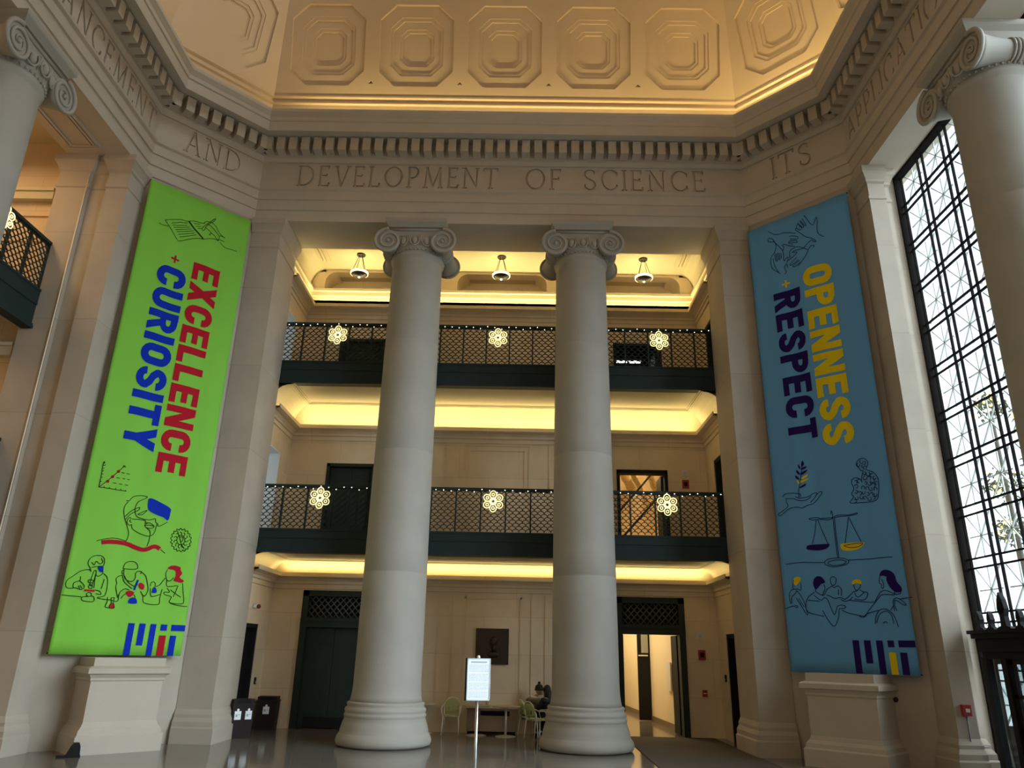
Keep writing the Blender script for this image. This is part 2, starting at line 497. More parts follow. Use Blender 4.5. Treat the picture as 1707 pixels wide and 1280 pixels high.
# ---- carved frieze
def stroke(p, q, w):
    p, q = Vector(p), Vector(q)
    d = (q-p).normalized(); m = Vector((-d.y, d.x))*w/2
    return [tuple(p+m), tuple(p-m), tuple(q-m), tuple(q+m)]
def arcq(cx, cy, rx, ry, a0, a1, th, tn, n=14):
    out = []
    def pt(a, s):
        w = tn + (th-tn)*abs(math.cos(a))
        return (cx+(rx+s*w/2)*math.cos(a), cy+(ry+s*w/2)*math.sin(a))
    for i in range(n):
        a, b = a0+(a1-a0)*i/n, a0+(a1-a0)*(i+1)/n
        out.append([pt(a, 1), pt(a, -1), pt(b, -1), pt(b, 1)])
    return out
TH, TN, SE = 0.11, 0.075, 0.05
def ser(x, y, w=0.24):
    return [(x-w/2, y-SE/2), (x+w/2, y-SE/2), (x+w/2, y+SE/2), (x-w/2, y+SE/2)]
def roman(ch):
    T, N = TH, TN
    S_ = stroke
    if ch == 'I': return 0.16, [S_((.08,0),(.08,1),T), ser(.08,.02), ser(.08,.98)]
    if ch == 'L': return 0.56, [S_((.10,0),(.10,1),T), ser(.10,.98), S_((.02,.03),(.54,.03),N), S_((.53,0),(.55,.2),N)]
    if ch == 'E': return 0.56, [S_((.10,0),(.10,1),T), S_((.02,.97),(.50,.97),N), S_((.10,.52),(.42,.52),N), S_((.02,.03),(.54,.03),N), S_((.49,1),(.49,.84),N), S_((.41,.60),(.41,.44),N), S_((.53,0),(.55,.18),N)]
    if ch == 'F': return 0.52, [S_((.10,0),(.10,1),T), ser(.10,.02), S_((.02,.97),(.50,.97),N), S_((.10,.52),(.42,.52),N), S_((.49,1),(.49,.84),N), S_((.41,.60),(.41,.44),N)]
    if ch == 'T': return 0.74, [S_((.37,0),(.37,1),T), ser(.37,.02), S_((.02,.97),(.72,.97),N), S_((.03,1),(.02,.82),N), S_((.71,1),(.72,.82),N)]
    if ch == 'V': return 0.80, [S_((.10,1),(.42,0),T), S_((.72,1),(.42,0),N), ser(.10,.98), ser(.72,.98)]
    if ch == 'A': return 0.80, [S_((.40,1),(.72,0),T), S_((.40,1),(.10,0),N), S_((.22,.36),(.60,.36),N), ser(.10,.02), ser(.72,.02)]
    if ch == 'N': return 0.84, [S_((.12,0),(.12,1),N), S_((.72,0),(.72,1),N), S_((.11,1),(.72,0),T), ser(.12,.02), ser(.08,.98), ser(.72,.98)]
    if ch == 'M': return 1.00, [S_((.12,0),(.18,1),N), S_((.18,1),(.50,.04),T), S_((.50,.04),(.82,1),N), S_((.82,1),(.88,0),T), ser(.12,.02), ser(.88,.02), ser(.16,.98,.16), ser(.84,.98,.16)]
    if ch == 'O': return 0.94, arcq(.47,.5,.41,.47,0,2*PI,T,N,24)
    if ch == 'C': return 0.80, arcq(.46,.5,.40,.47,.75,2*PI-.75,T,N,18) + [S_((.76,.86),(.74,.70),N), S_((.76,.14),(.74,.28),N)]
    if ch == 'D': return 0.86, [S_((.12,0),(.12,1),T), ser(.12,.02), ser(.12,.98)] + arcq(.30,.5,.48,.46,-PI/2,PI/2,T,N,16) + [S_((.10,.96),(.31,.96),N), S_((.10,.04),(.31,.04),N)]
    if ch == 'P': return 0.62, [S_((.12,0),(.12,1),T), ser(.12,.02), S_((.02,.97),(.28,.97),N), S_((.10,.46),(.28,.46),N)] + arcq(.27,.715,.28,.255,-PI/2,PI/2,T,N,12)
    if ch == 'S': return 0.56, arcq(.28,.745,.22,.225,.55,PI*1.42,N*1.25,N,12) + arcq(.28,.255,.23,.225,-PI*.58,PI*.42,N*1.25,N,0 or 12)[::1] + arcq(.28,.255,.23,.225,-PI+.5,-PI*.58,N,N,6) + [S_((.19,.545),(.37,.455),T), S_((.47,.88),(.46,.74),N), S_((.07,.12),(.06,.28),N)]
    return 0.4, []
def inscription(parts, zb, H):
    shapes = []
    for txt, u0, u1 in parts:
        sp = 0.20
        w = sum(roman(c)[0] for c in txt) + sp*(len(txt)-1)
        k = (u1-u0)/w
        x = 0
        for c in txt:
            a, polys = roman(c)
            for p in polys:
                shapes.append(([(u0+(x+q[0])*k, zb+q[1]*H) for q in p], 0.05))
            x += a + sp
    return shapes
FR = {
    'back': ([('DEVELOPMENT', -6.124-X0, -0.708-X0), ('OF', 0.016-X0, 0.982-X0), ('SCIENCE', 1.593-X0, 4.831-X0)], 'limestone frieze over the two facing columns carved DEVELOPMENT OF SCIENCE'),
    'diagonal_left': ([('AND', -0.675, 0.778)], 'limestone frieze above the green banner carved with the word AND'),
    'diagonal_right': ([('ITS', -0.535, 0.50)], 'limestone frieze above the blue banner carved with the word ITS'),
    'left': ([('ADVANCEMENT', 9.45-YC, 14.92-YC)], 'limestone frieze along the left wall carved ADVANCEMENT'),
    'right': ([('APPLICATION', -(14.95-YC), -(10.35-YC))], 'limestone frieze along the window wall carved APPLICATION'),
}
k = 4
for nm, (c, u, n, h) in SIDES.items():
    parts, lab = FR.get(nm, ([], 'plain limestone frieze on the %s side behind the photographer' % nm.replace('_', ' ')))
    vs, fs = relief([(-h, ZF), (h, ZF), (h, 14.29), (-h, 14.29)], inscription(parts, 13.58, 0.655))
    mb = MB()
    mb.add(place(vs, (c[0], c[1], 0), (u[0], u[1], 0), (0, 0, 1), (n[0], n[1], 0)), fs)
    struct(mb.make('trim_%d' % k, ST), lab, 'frieze')
    k += 1

# ---- dome with stepped octagonal coffers
def octa(cu, cv, w, h, ch):
    return [(cu-w+ch, cv-h), (cu+w-ch, cv-h), (cu+w, cv-h+ch), (cu+w, cv+h-ch), (cu+w-ch, cv+h), (cu-w+ch, cv+h), (cu-w, cv+h-ch), (cu-w, cv-h+ch)]
mb = MB()
sweep(mb, [(-0.42, 15.40), (-0.42, 16.60), (-0.36, 16.62), (-0.36, 16.66), (-0.42, 16.67), (-0.42, 16.80), (-0.34, 16.83), (-0.34, 16.88), (-0.38, 16.89)])
SL = math.hypot(1.03, 4.61)
ci, co = 1.03/SL, 4.61/SL
for nm, (c, u, n, h) in SIDES.items():
    hb, ht = h + 0.41421*0.38, h - 0.41421*0.65
    shapes = []
    cnt = 5 if h > 3 else 1
    for i in range(cnt):
        cu = (i-(cnt-1)/2)*2.57
        for s, d in ((1.0, 0.075), (0.72, 0.03), (0.64, 0.045), (0.46, 0.03), (0.385, 0.045)):
            shapes.append((octa(cu, 1.60, 1.07*s, 1.27*s, 0.46*s), d))
        if i < cnt-1:
            shapes.append(([(cu+1.285-0.08, 0.40), (cu+1.285+0.08, 0.40), (cu+1.285, 0.50)], 0.07))
            shapes.append(([(cu+1.285-0.75, 3.85), (cu+1.285, 3.08), (cu+1.285+0.75, 3.85), (cu+1.285, 4.6)], 0.07))
    vs, fs = relief([(-hb, 0), (hb, 0), (ht, SL), (-ht, SL)], shapes, 'sum')
    o3 = (c[0]-0.38*n[0]*1, c[1]-0.38*n[1], 16.89)
    mb.add(place(vs, o3, (u[0], u[1], 0), (n[0]*ci, n[1]*ci, co), (n[0]*co, n[1]*co, -ci)), fs)
sweep(mb, [(0.65, 21.5), (1.7, 23.4), (3.2, 24.8)])
top = ring(3.2)
hole = [(X0+3.1*math.cos(math.atan2(y-YC, x-X0)), YC+3.1*math.sin(math.atan2(y-YC, x-X0))) for x, y in top]
mb.add([(x, y, 24.8) for x, y in top] + [(x, y, 24.8) for x, y in hole], [(i, (i+1) % 8, 8+(i+1) % 8, 8+i) for i in range(8)])
struct(mb.make('ceiling', DOME), 'tan plaster dome with rows of stepped octagonal coffers', 'dome')
mb = MB()
mb.prism(hole, 24.82, 24.85)
struct(mb.make('window_2', GLASS), 'octagonal glass skylight at the crown of the dome', 'skylight')

# ---- diagonal corner walls
mb = MB(); mb.prism([(5.84, YB), (XR, 15.05), (8.27, 15.5), (8.27, 17.5), (5.84, 18.4)], 0, ZS+0.02)
struct(mb.make('wall_diagonal_right', WXY), 'limestone corner wall behind the blue banner', 'wall')
mb = MB(); mb.prism([(-7.10, YB), (XL, 15.05), (-9.6, 15.2), (-9.6, 17.5), (-7.10, 18.4)], 0, ZS+0.02)
struct(mb.make('wall_diagonal_left', WXY), 'limestone corner wall behind the green banner', 'wall')
mb = MB()
mb.prism([(5.84, 0.16), (XR, 2.11), (9.4, 1.6), (7.0, -1.0)], 0, ZS+0.02)
struct(mb.make('wall_near_right', WXY), 'limestone corner wall right of the photographer', 'wall')
mb = MB()
mb.prism([(-7.10, 0.16), (XL, 2.11), (-13.0, 2.11), (-13.0, 1.7), (-7.4, -0.6)], 0, ZS+0.02)
struct(mb.make('wall_near_left', WXY), 'limestone corner wall left of the photographer', 'wall')
mb = MB()
mb.box((-7.5, -3.6, 0), (6.3, -3.2, 13)); mb.box((-7.6, -3.6, 0), (-7.1, 0.2, 13)); mb.box((5.84, -3.6, 0), (7.4, 0.2, 13)); mb.box((-7.6, -3.6, 13), (7.4, 0.3, 13.4))
struct(mb.make('wall_front', WX), 'limestone wall behind the photographer', 'wall')

# ---- antae (square piers) with moulded base and cap
ANTA = [(0.13, 0), (0.13, 0.30), (0.10, 0.33), (0.10, 0.42), (0.05, 0.50), (0.05, 0.56), (0.0, 0.66), (0.0, 11.66), (0.025, 11.68), (0.025, 11.74), (0.0, 11.76),
        (0.0, 12.08), (0.04, 12.12), (0.04, 12.18), (0.10, 12.30), (0.13, 12.34), (0.13, 12.49)]
def anta(mb, x0, x1, y0, y1, k=(1, 1, 1, 1)):
    mb.stack([([(x0-e*k[0], y0-e*k[2]), (x1+e*k[1], y0-e*k[2]), (x1+e*k[1], y1+e*k[3]), (x0-e*k[0], y1+e*k[3])], z) for e, z in ANTA])
def pier(name, boxes, lab, m):
    mb = MB()
    for b in boxes: anta(mb, *b)
    return tag(mb.make(name, m), lab, 'pier', None, 'structure')
pier('pier', [(X0-6.47, X0-5.72, YB-0.02, 18.4, (0, 1, 1, 0))], 'square limestone pier between the green banner and the left column', WX)
pier('pier', [(X0+5.72, X0+6.47, YB-0.02, 18.4, (1, 0, 1, 0))], 'square limestone pier between the right column and the blue banner', WX)
pier('pier', [(-9.52, XL+0.02, 14.40, 15.05, (1, 1, 1, 0)), (-9.95, -9.5, 14.50, 15.05, (0, 0, 1, 0)), (-10.65, -9.93, 14.40, 15.05, (1, 1, 1, 0))], 'tall limestone pier left of the green banner with a bright window-lit edge', WX)
pier('pier', [(XR-0.02, 8.14, 14.40, 15.05, (1, 0.3, 1, 0)), (8.14, 8.30, 14.52, 15.05, (0, 1, 1, 0))], 'limestone pier beside the tall window right of the blue banner', WX)
pier('pier', [(XR-0.02, 8.30, 2.11, 2.76, (1, 1, 0, 1))], 'limestone pier at the near end of the tall window', WX)

# ---- rear gallery: walls with openings, slabs, cornice shelves, coves
def holed(mb, axis, p, t, a0, a1, z0, z1, holes):
    """wall slab along x or y at position p..p+t with rectangular holes (a0, a1, z0, z1)"""
    A = sorted({a0, a1} | {h[0] for h in holes} | {h[1] for h in holes})
    Z = sorted({z0, z1} | {h[2] for h in holes} | {h[3] for h in holes})
    for i in range(len(A)-1):
        for j in range(len(Z)-1):
            ca, cz = (A[i]+A[i+1])/2, (Z[j]+Z[j+1])/2
            if any(h[0] < ca < h[1] and h[2] < cz < h[3] for h in holes): continue
            if axis == 'x': mb.box((A[i], p, Z[j]), (A[i+1], p+t, Z[j+1]))
            else: mb.box((p, A[i], Z[j]), (p+t, A[i+1], Z[j+1]))
D1, D2 = (-5.68, -3.88), (2.62, 4.42)
U1, U2 = (-5.43, -4.05), (2.74, 4.17)
mb = MB()
holed(mb, 'x', GB, 0.35, -7.2, 6.0, 0, 12.30, [(*D1, 0, 3.37), (*D2, 0, 3.37), (*U1, F2, 6.85), (*U2, F2, 6.83), (*U1, F3, 10.68), (*U2, F3, 10.68)])
LUN = [(-6.10, -3.38), (X0-1.38, X0+1.38), (2.12, 4.84)]
xs = [-7.2] + [v for l in LUN for v in l] + [6.0]
for i in range(0, len(xs), 2):
    mb.box((xs[i], GB, 12.30), (xs[i+1], GB+0.35, 13.1))
mb.box((-7.2, 20.95, 0), (1.4, 21.05, 12.2)); mb.box((-7.2, GB, 12.93), (6.0, GB+0.35, 13.1)); mb.box((-7.2, 21.35, 12.2), (6.0, 21.6, 13.1)); mb.box((-7.2, GB, 12.2), (6.0, 21.5, 12.3))
for a, b in LUN:     # rounded upper corners of the ceiling recesses
    for x, s in ((a, 1), (b, -1)):
        r = 0.34
        poly = [(x, 12.93)] + [(x+s*r-s*r*math.cos(t*PI/16), 12.93-r+r*math.sin(t*PI/16)) for t in range(9)]
        vs = [(px, GB, pz) for px, pz in poly] + [(px, 21.4, pz) for px, pz in poly]
        m_ = len(poly)
        mb.add(vs, [tuple(range(m_)), tuple(range(2*m_-1, m_-1, -1))] + [(i, (i+1) % m_, m_+(i+1) % m_, m_+i) for i in range(m_)])
struct(mb.make('wall_back', GAL), 'warm-lit limestone rear wall of the three stacked galleries', 'wall')
# shallow wall panels, pilaster strips and joint mouldings
mb = MB()
def frame_strip(mb, x0, x1, z0, z1, w=0.05, d=0.025):
    mb.box((x0, GB-d, z0), (x0+w, GB, z1)); mb.box((x1-w, GB-d, z0), (x1, GB, z1)); mb.box((x0, GB-d, z1-w), (x1, GB, z1))
frame_strip(mb, -1.38, 0.14, 0.55, 3.30)
for x in (-2.06, -1.70, 0.40, 0.76):
    mb.box((x-0.012, GB-0.025, 0.6), (x+0.012, GB, 3.36))
frame_strip(mb, -1.55, 0.30, F2, 7.46, 0.03); frame_strip(mb, -1.42, 0.17, F2, 7.32, 0.03)
for x in (-2.1, 0.84):
    mb.box((x-0.01, GB-0.02, F2), (x+0.01, GB, 7.5))
for zz in (2.72, 3.18):
    mb.box((-7.0, GB-0.008, zz), (D1[0], GB, zz+0.012)); mb.box((D1[1], GB-0.008, zz), (-1.4, GB, zz+0.012)); mb.box((0.16, GB-0.008, zz), (D2[0], GB, zz+0.012))
mb.box((-7.0, GB-0.03, 0), (D1[0], GB, 0.62)); mb.box((D1[1], GB-0.03, 0), (D2[0], GB, 0.62)); mb.box((D2[1], GB-0.03, 0), (5.4, GB, 0.62))
struct(mb.make('trim_13', GAL), 'thin panel mouldings on the rear gallery wall', 'mouldings')

mb = MB()
SH = [(18.52, 19.82, 0, 2.46), (18.48, 19.78, F2, 6.92), (18.55, 19.70, F3, 10.82)]
holed(mb, 'y', X0-GH-1.1, 1.1, 18.38, 21.0, 0, 13.1, SH)
struct(mb.make('wall_back_left', GALY), 'limestone side wall at the left end of the rear galleries', 'wall')
mb = MB()
holed(mb, 'y', X0+GH, 1.1, 18.38, 21.0, 0, 13.1, SH)
struct(mb.make('wall_back_right', GALY), 'limestone side wall at the right end of the rear galleries', 'wall')

def sweep3(mb, prof, yf=18.42):
    vs = []; fs = []
    for e, z in prof:
        a = GH - e
        vs += [(X0-a, yf, z), (X0-a, GB-e, z), (X0+a, GB-e, z), (X0+a, yf, z)]
    for k in range(len(prof)-1):
        for i in range(3):
            fs.append((k*4+i, k*4+i+1, (k+1)*4+i+1, (k+1)*4+i))
    mb.add(vs, fs)
mb = MB()
for zz in (L1, L2, L3):
    sweep3(mb, [(0, zz-0.34), (0.03, zz-0.33), (0.03, zz-0.22), (0.07, zz-0.20), (0.07, zz-0.14), (0.14, zz-0.08), (0.20, zz-0.07), (0.29, zz-0.04), (0.29, zz+0.06), (0.27, zz+0.06), (0.27, zz), (0, zz)])
struct(mb.make('trim_14', GAL), 'cornice shelves hiding the warm cove lamps of the rear galleries', 'cornice')
mb = MB()
def cove(L, Cz, R):
    H = Cz - L
    p = [(0.0, L), (0.0, L+0.10*H)]
    for i in range(1, 9):
        t = i/8*PI/2
        p.append((R*(1-math.cos(t)), L+0.10*H+0.84*H*math.sin(t)))
    p += [(R, Cz-0.03*H-0.01), (R+0.05, Cz-0.03*H-0.01), (R+0.05, Cz-0.012), (R+0.10, Cz-0.012), (R+0.10, Cz+0.02)]
    return p
sweep3(mb, cove(L1, C1, 0.42))
sweep3(mb, cove(L2, C2, 0.50))
mb.box((X0-GH, 18.63, C1), (X0+GH, GB, C1+0.05)); mb.box((X0-GH, 18.63, C2), (X0+GH, GB, C2+0.05))
struct(mb.make('ceiling_gallery', PLASTER), 'cream coved plaster ceilings over the two lower rear galleries', 'ceiling')
mb = MB()
mb.box((X0-GH, 18.63, C1+0.05), (X0+GH, GB, F2)); mb.box((X0-GH, 18.63, C2+0.05), (X0+GH, GB, F3))
struct(mb.make('floor_gallery', FLOORM), 'floors of the second and third rear galleries', 'floor')
mb = MB()
mb.box((X0-GH-0.2, 18.42, C3), (X0+GH+0.2, 21.4, C3+0.1))
sweep3(mb, [(0, L3+0.06), (0.0, 11.95), (0.05, 11.97), (0.05, 12.05), (0.09, 12.07), (0.09, 12.20), (0.14, 12.22), (0.14, 12.30), (0.0, 12.32)])
def cove_yz(x0, x1):
    p = [(GB, 12.30)] + [(GB-0.62*(1-math.cos(t/8*PI/2)), 12.32+0.68*math.sin(t/8*PI/2)) for t in range(9)] + [(GB, 13.0)]
    n_ = len(p)
    vs = [(x0, y, z) for y, z in p] + [(x1, y, z) for y, z in p]
    mb.add(vs, [tuple(range(n_)), tuple(range(2*n_-1, n_-1, -1))] + [(i, (i+1) % n_, n_+(i+1) % n_, n_+i) for i in range(n_)])
for sx in (-1, 1):
    p = [(X0+sx*GH, 12.30)] + [(X0+sx*(GH-0.42*(1-math.cos(t/8*PI/2))), 12.32+0.68*math.sin(t/8*PI/2)) for t in range(9)] + [(X0+sx*GH, 13.0)]
    n_ = len(p)
    vs = [(x, 18.42, z) for x, z in p] + [(x, GB, z) for x, z in p]
    mb.add(vs, [tuple(range(n_)), tuple(range(2*n_-1, n_-1, -1))] + [(i, (i+1) % n_, n_+(i+1) % n_, n_+i) for i in range(n_)])
    for q, zq in ((0.42, 0.02), (0.52, 0.03), (0.66, 0.02)):
        mb.box((X0+sx*(GH-q), 18.5, C3-zq-0.02), (X0+sx*(GH-q-0.05), GB-0.6, C3))
struct(mb.make('ceiling_gallery_upper', PLASTER), 'vaulted top gallery ceiling with three round-cornered recesses', 'ceiling')

# ---- left gallery
mb = MB()
mb.box((-13.0, 2.0, 0), (-12.65, 15.0, 13.2))
mb.box((-12.7, 14.6, 0), (-10.6, 15.0, 13.2))
mb.box((-12.7, 14.56, 10.35), (-10.6, 14.6, 10.37)); mb.box((-12.7, 14.56, 11.0), (-10.6, 14.6, 11.02))
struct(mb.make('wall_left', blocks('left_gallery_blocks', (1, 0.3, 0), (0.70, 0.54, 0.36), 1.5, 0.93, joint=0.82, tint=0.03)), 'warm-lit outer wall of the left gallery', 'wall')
mb = MB()
mb.box((-12.7, 2.0, C3), (-10.4, 14.7, C3+0.1)); mb.box((-12.7, 2.0, C1), (-10.55, 14.6, F2)); mb.box((-12.7, 2.0, C2), (-10.55, 14.6, F3))
for zz in (L1, L2, L3):
    mb.box((-12.65, 14.44, zz-0.28), (-10.7, 14.6, zz-0.08)); mb.box((-12.65, 14.40, zz-0.08), (-10.7, 14.6, zz))
    mb.box((-12.65, 2.2, zz-0.28), (-12.49, 14.6, zz-0.08)); mb.box((-12.65, 2.2, zz-0.08), (-12.45, 14.6, zz+0.06))
struct(mb.make('ceiling_left', PLASTER), 'plaster ceilings and cornices of the left gallery', 'ceiling')

# ---- tall window wall on the right
GX = 9.1
mb = MB()
mb.box((8.20, 15.47, 0), (9.13, 15.75, 13.2)); mb.box((8.45, 1.3, 12.98), (9.35, 15.7, 13.2)); mb.box((8.30, 1.3, 13.0), (8.50, 15.7, 14.0)); mb.box((8.2, 1.3, 0), (9.35, 1.7, 13.2))
mb.box((8.45, 1.3, 13.2), (9.35, 15.7, 15.4))
struct(mb.make('wall_right', WY), 'limestone wall framing the tall window', 'wall')
win = empty('window_1', (GX, YC, 0))
struct(win, 'tall gridded window with dark double glazing bars and star-shaped inner lattice', 'window')
def rel(mb, name, m, par):
    o = mb.make(name, m)
    o.parent = par
    o.location = (-par.location[0], -par.location[1], -par.location[2])
    return o
mb = MB(); lat = MB()
ys = [15.32-0.965*k for k in range(15)]; ye = [14.56-0.965*k for k in range(14)]
zsb = [3.677+1.035*k for k in range(-3, 9)]; zst = [3.861+1.035*k for k in range(-4, 9)]
for y in ys + ye:
    if y > 1.75: mb.box((GX-0.03, y-0.015, 0), (GX+0.02, y+0.015, 12.98))
for z in zsb + zst:
    if 0.1 < z < 12.95: mb.box((GX-0.03, 1.7, z-0.015), (GX+0.02, 15.47, z+0.015))
mb.box((GX-0.12, 15.41, 0), (GX+0.06, 15.47, 12.98)); mb.box((GX-0.12, 1.7, 12.90), (GX+0.06, 15.47, 12.98)); mb.box((GX-0.12, 1.7, 0), (GX+0.06, 15.47, 0.1))
rel(mb, 'frame', mat('dark_bronze_frame', (0.012, 0.010, 0.009), 0.9, spec=0.03), win)
LATT = mat('pale_grey_lattice', (0.55, 0.56, 0.54), 0.6)
for a, b in zip(ys, ye):
    for k in range(-4, 9):
        z0, z1 = 3.861+1.035*k, 3.677+1.035*(k+1)
        if z0 < 0.05: continue
        z1 = min(z1, 12.95)
        yc, zc, hy, hz = (a+b)/2, (z0+z1)/2, (a-b)/2, (z1-z0)/2
        for p, q in (((0, -hz), (0, hz)), ((-hy, 0), (hy, 0)), ((-hy, -hz), (hy, hz)), ((-hy, hz), (hy, -hz))):
            d = Vector((q[0]-p[0], q[1]-p[1])); d.normalize(); m_ = Vector((-d.y, d.x))*0.012
            P = [(yc+p[0]+m_.x, zc+p[1]+m_.y), (yc+p[0]-m_.x, zc+p[1]-m_.y), (yc+q[0]-m_.x, zc+q[1]-m_.y), (yc+q[0]+m_.x, zc+q[1]+m_.y)]
            vs = [(GX+0.06, y, z) for y, z in P] + [(GX+0.085, y, z) for y, z in P]
            lat.add(vs, [(0,1,2,3), (7,6,5,4), (0,4,5,1), (1,5,6,2), (2,6,7,3), (3,7,4,0)])
rel(lat, 'lattice', LATT, win)
mb = MB(); mb.add([(GX-0.01, 1.7, 0), (GX-0.01, 15.47, 0), (GX-0.01, 15.47, 12.98), (GX-0.01, 1.7, 12.98)], [(0, 1, 2, 3)])
rel(mb, 'glass', GLASS, win)

# ---- outside the window
mb = MB(); mb.box((9.4, -40, -1.2), (80, 70, -0.9))
struct(mb.make('ground_outside', mat('pale_paving', (0.55, 0.55, 0.53), 0.8)), 'pale paving outside the tall window', 'ground')
STP = mat('pale_portico_stone', (0.66, 0.66, 0.62), 0.8, noise=0.06)
for i, (x, y) in enumerate(((14.5, 25.2), (14.5, 19.0))):
    t = empty('portico_column', (x, y, -0.9))
    tag(t, ['pale portico column seen through the window, farther one', 'pale portico column seen through the window, nearer one'][i], 'column')
    mb = MB(); mb.lathe([(0.95, 0), (0.95, 0.4), (0.8, 0.5), (0.78, 14.5), (0.95, 14.9), (0.95, 15.3)], n=24); mb.make('shaft', STP, t)
mb = MB(); mb.box((60, -30, -1), (70, 45, 9)); mb.box((60, 45, -1), (70, 80, 15))
tag(mb.make('building', mat('far_facade', (0.5, 0.5, 0.5), 0.8)), 'pale building across the street outside the window', 'building')

# ================================================================== COLUMNS
def catmull(pts, n=4, closed=False):
    out = []; N = len(pts)
    rng = range(N if closed else N-1)
    for i in rng:
        p0 = pts[i-1] if (closed or i > 0) else pts[0]
        p1, p2 = pts[i], pts[(i+1) % N]
        p3 = pts[(i+2) % N] if (closed or i+2 < N) else pts[-1]
        for k in range(n):
            t = k/n
            out.append(tuple(0.5*((2*b)+(c-a)*t+(2*a-5*b+4*c-d)*t*t+(-a+3*b-3*c+d)*t**3) for a, b, c, d in zip(p0, p1, p2, p3)))
    if not closed: out.append(tuple(pts[-1]))
    return out
mb = MB()
mb.lathe([(0.90, 0), (0.99, 0.03), (1.02, 0.10), (1.00, 0.19), (0.955, 0.25), (0.945, 0.27), (0.935, 0.34), (0.90, 0.46), (0.865, 0.55),
          (0.875, 0.57), (0.885, 0.60), (0.875, 0.63), (0.855, 0.65), (0.87, 0.68), (0.875, 0.71), (0.86, 0.745), (0.83, 0.76), (0.825, 0.80), (0.84, 0.83), (0.82, 0.86), (0.785, 0.87)], n=48)
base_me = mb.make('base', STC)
mb = MB()
prof = [(0.785, 0.86), (0.76, 0.96), (0.742, 1.12), (0.735, 1.3)]
for k in range(1, 19):
    z = 1.3 + (11.40-1.3)*k/18
    t = (z-1.3)/10.1
    r = 0.735 - 0.085*t**1.15
    prof.append((r, z))
    if k in (4, 9, 14): prof += [(r-0.006, z+0.012), (r, z+0.024)]
prof += [(0.648, 11.45), (0.69, 11.50), (0.70, 11.55), (0.69, 11.60), (0.655, 11.62)]
mb.lathe(prof, n=48)
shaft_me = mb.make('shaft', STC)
# capital: abacus, canalis, echinus with egg and dart
mb = MB()
def sq(h, k=1.0): return [(-h, -h*k), (h, -h*k), (h, h*k), (-h, h*k)]
mb.stack([(sq(0.70), 12.28), (sq(0.72), 12.31), (sq(0.79), 12.39), (sq(0.80), 12.42), (sq(0.80), 12.495)])
mb.box((-0.74, -0.62, 12.00), (0.74, 0.62, 12.28))
for s in (-1, 1):
    mb.tube([(-0.72, s*0.63, 12.24), (0.72, s*0.63, 12.24)], 0.04, 8)
    mb.tube([(-0.60, s*0.63, 12.03), (0.60, s*0.63, 12.03)], 0.03, 8)
mb.lathe([(0.64, 11.58), (0.68, 11.62), (0.70, 11.68), (0.74, 11.80), (0.76, 11.95), (0.74, 12.02)], n=40)
for k in range(16):
    a = 2*PI*k/16
    cx, cy = math.cos(a), math.sin(a)
    mb.ball((0.75*cx, 0.75*cy, 11.86), 0.075, 10, sc=(1, 1, 1.5))
    ring_ = [((0.775)*math.cos(a+0.155*math.sin(q)), 0.775*math.sin(a+0.155*math.sin(q)), 11.87-0.155*math.cos(q)) for q in [-2.3+4.6*i/10 for i in range(11)]]
    mb.tube(ring_, 0.019, 6)
    a2 = a + PI/16
    mb.tube([(0.78*math.cos(a2), 0.78*math.sin(a2), 12.0), (0.75*math.cos(a2), 0.75*math.sin(a2), 11.72)], [0.032, 0.006], 6)
for k in range(44):
    a = 2*PI*k/44
    mb.ball((0.70*math.cos(a), 0.70*math.sin(a), 11.645), 0.03, 6)
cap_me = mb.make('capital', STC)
# one scroll: a bolster running front to back with a spiral on both ends
def scroll_mb(sx):
    mb = MB()
    vx, vz, R = sx*0.70, 11.86, 0.325
    prof = []
    for t in [i/14 for i in range(15)]:
        y = -0.70 + 1.40*t
        q = abs(2*t-1)
        r = 0.20 + (R-0.20)*(q**2.2)
        prof.append((r, y))
    mx = Matrix.Translation((vx, 0, vz)) @ Matrix.Rotation(-PI/2, 4, 'X')
    mb.lathe(prof, n=28, mx=mx)
    for r_, y in ((0.215, 0), (0.215, 0.07), (0.215, -0.07)):
        mb.tube([(vx+r_*math.cos(2*PI*i/20), y, vz+r_*math.sin(2*PI*i/20)) for i in range(20)], 0.022, 6, closed=True)
    for sy in (-1, 1):
        pts = []; rs = []
        n = 70
        for i in range(n+1):
            t = i/n
            a = PI/2 + sx*(-1)*0 + (1 if sx < 0 else -1)*(2*PI*2.4*t)
            r = 0.305*(1-t)**1.05 + 0.055
            pts.append((vx + r*math.cos(a), sy*0.715, vz + r*math.sin(a)))
            rs.append(0.036*(1-t)+0.014)
        mb.tube(pts, rs, 6)
        mb.ball((vx, sy*0.72, vz), 0.05, 10)
    return mb
sc_l = scroll_mb(-1).make('volute', STC); sc_r = scroll_mb(1).make('volute', STC)
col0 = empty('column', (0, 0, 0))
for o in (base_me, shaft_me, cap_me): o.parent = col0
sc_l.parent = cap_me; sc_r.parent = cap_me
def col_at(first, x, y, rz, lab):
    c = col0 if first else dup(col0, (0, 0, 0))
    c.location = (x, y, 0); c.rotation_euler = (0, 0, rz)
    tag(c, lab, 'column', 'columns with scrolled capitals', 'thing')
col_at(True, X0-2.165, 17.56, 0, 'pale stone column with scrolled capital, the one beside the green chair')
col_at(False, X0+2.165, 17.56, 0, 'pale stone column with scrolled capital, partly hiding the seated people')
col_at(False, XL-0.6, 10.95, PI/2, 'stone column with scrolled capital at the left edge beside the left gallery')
col_at(False, XR+0.6, 10.92, -PI/2, 'shaded stone column with scrolled capital in front of the tall window')

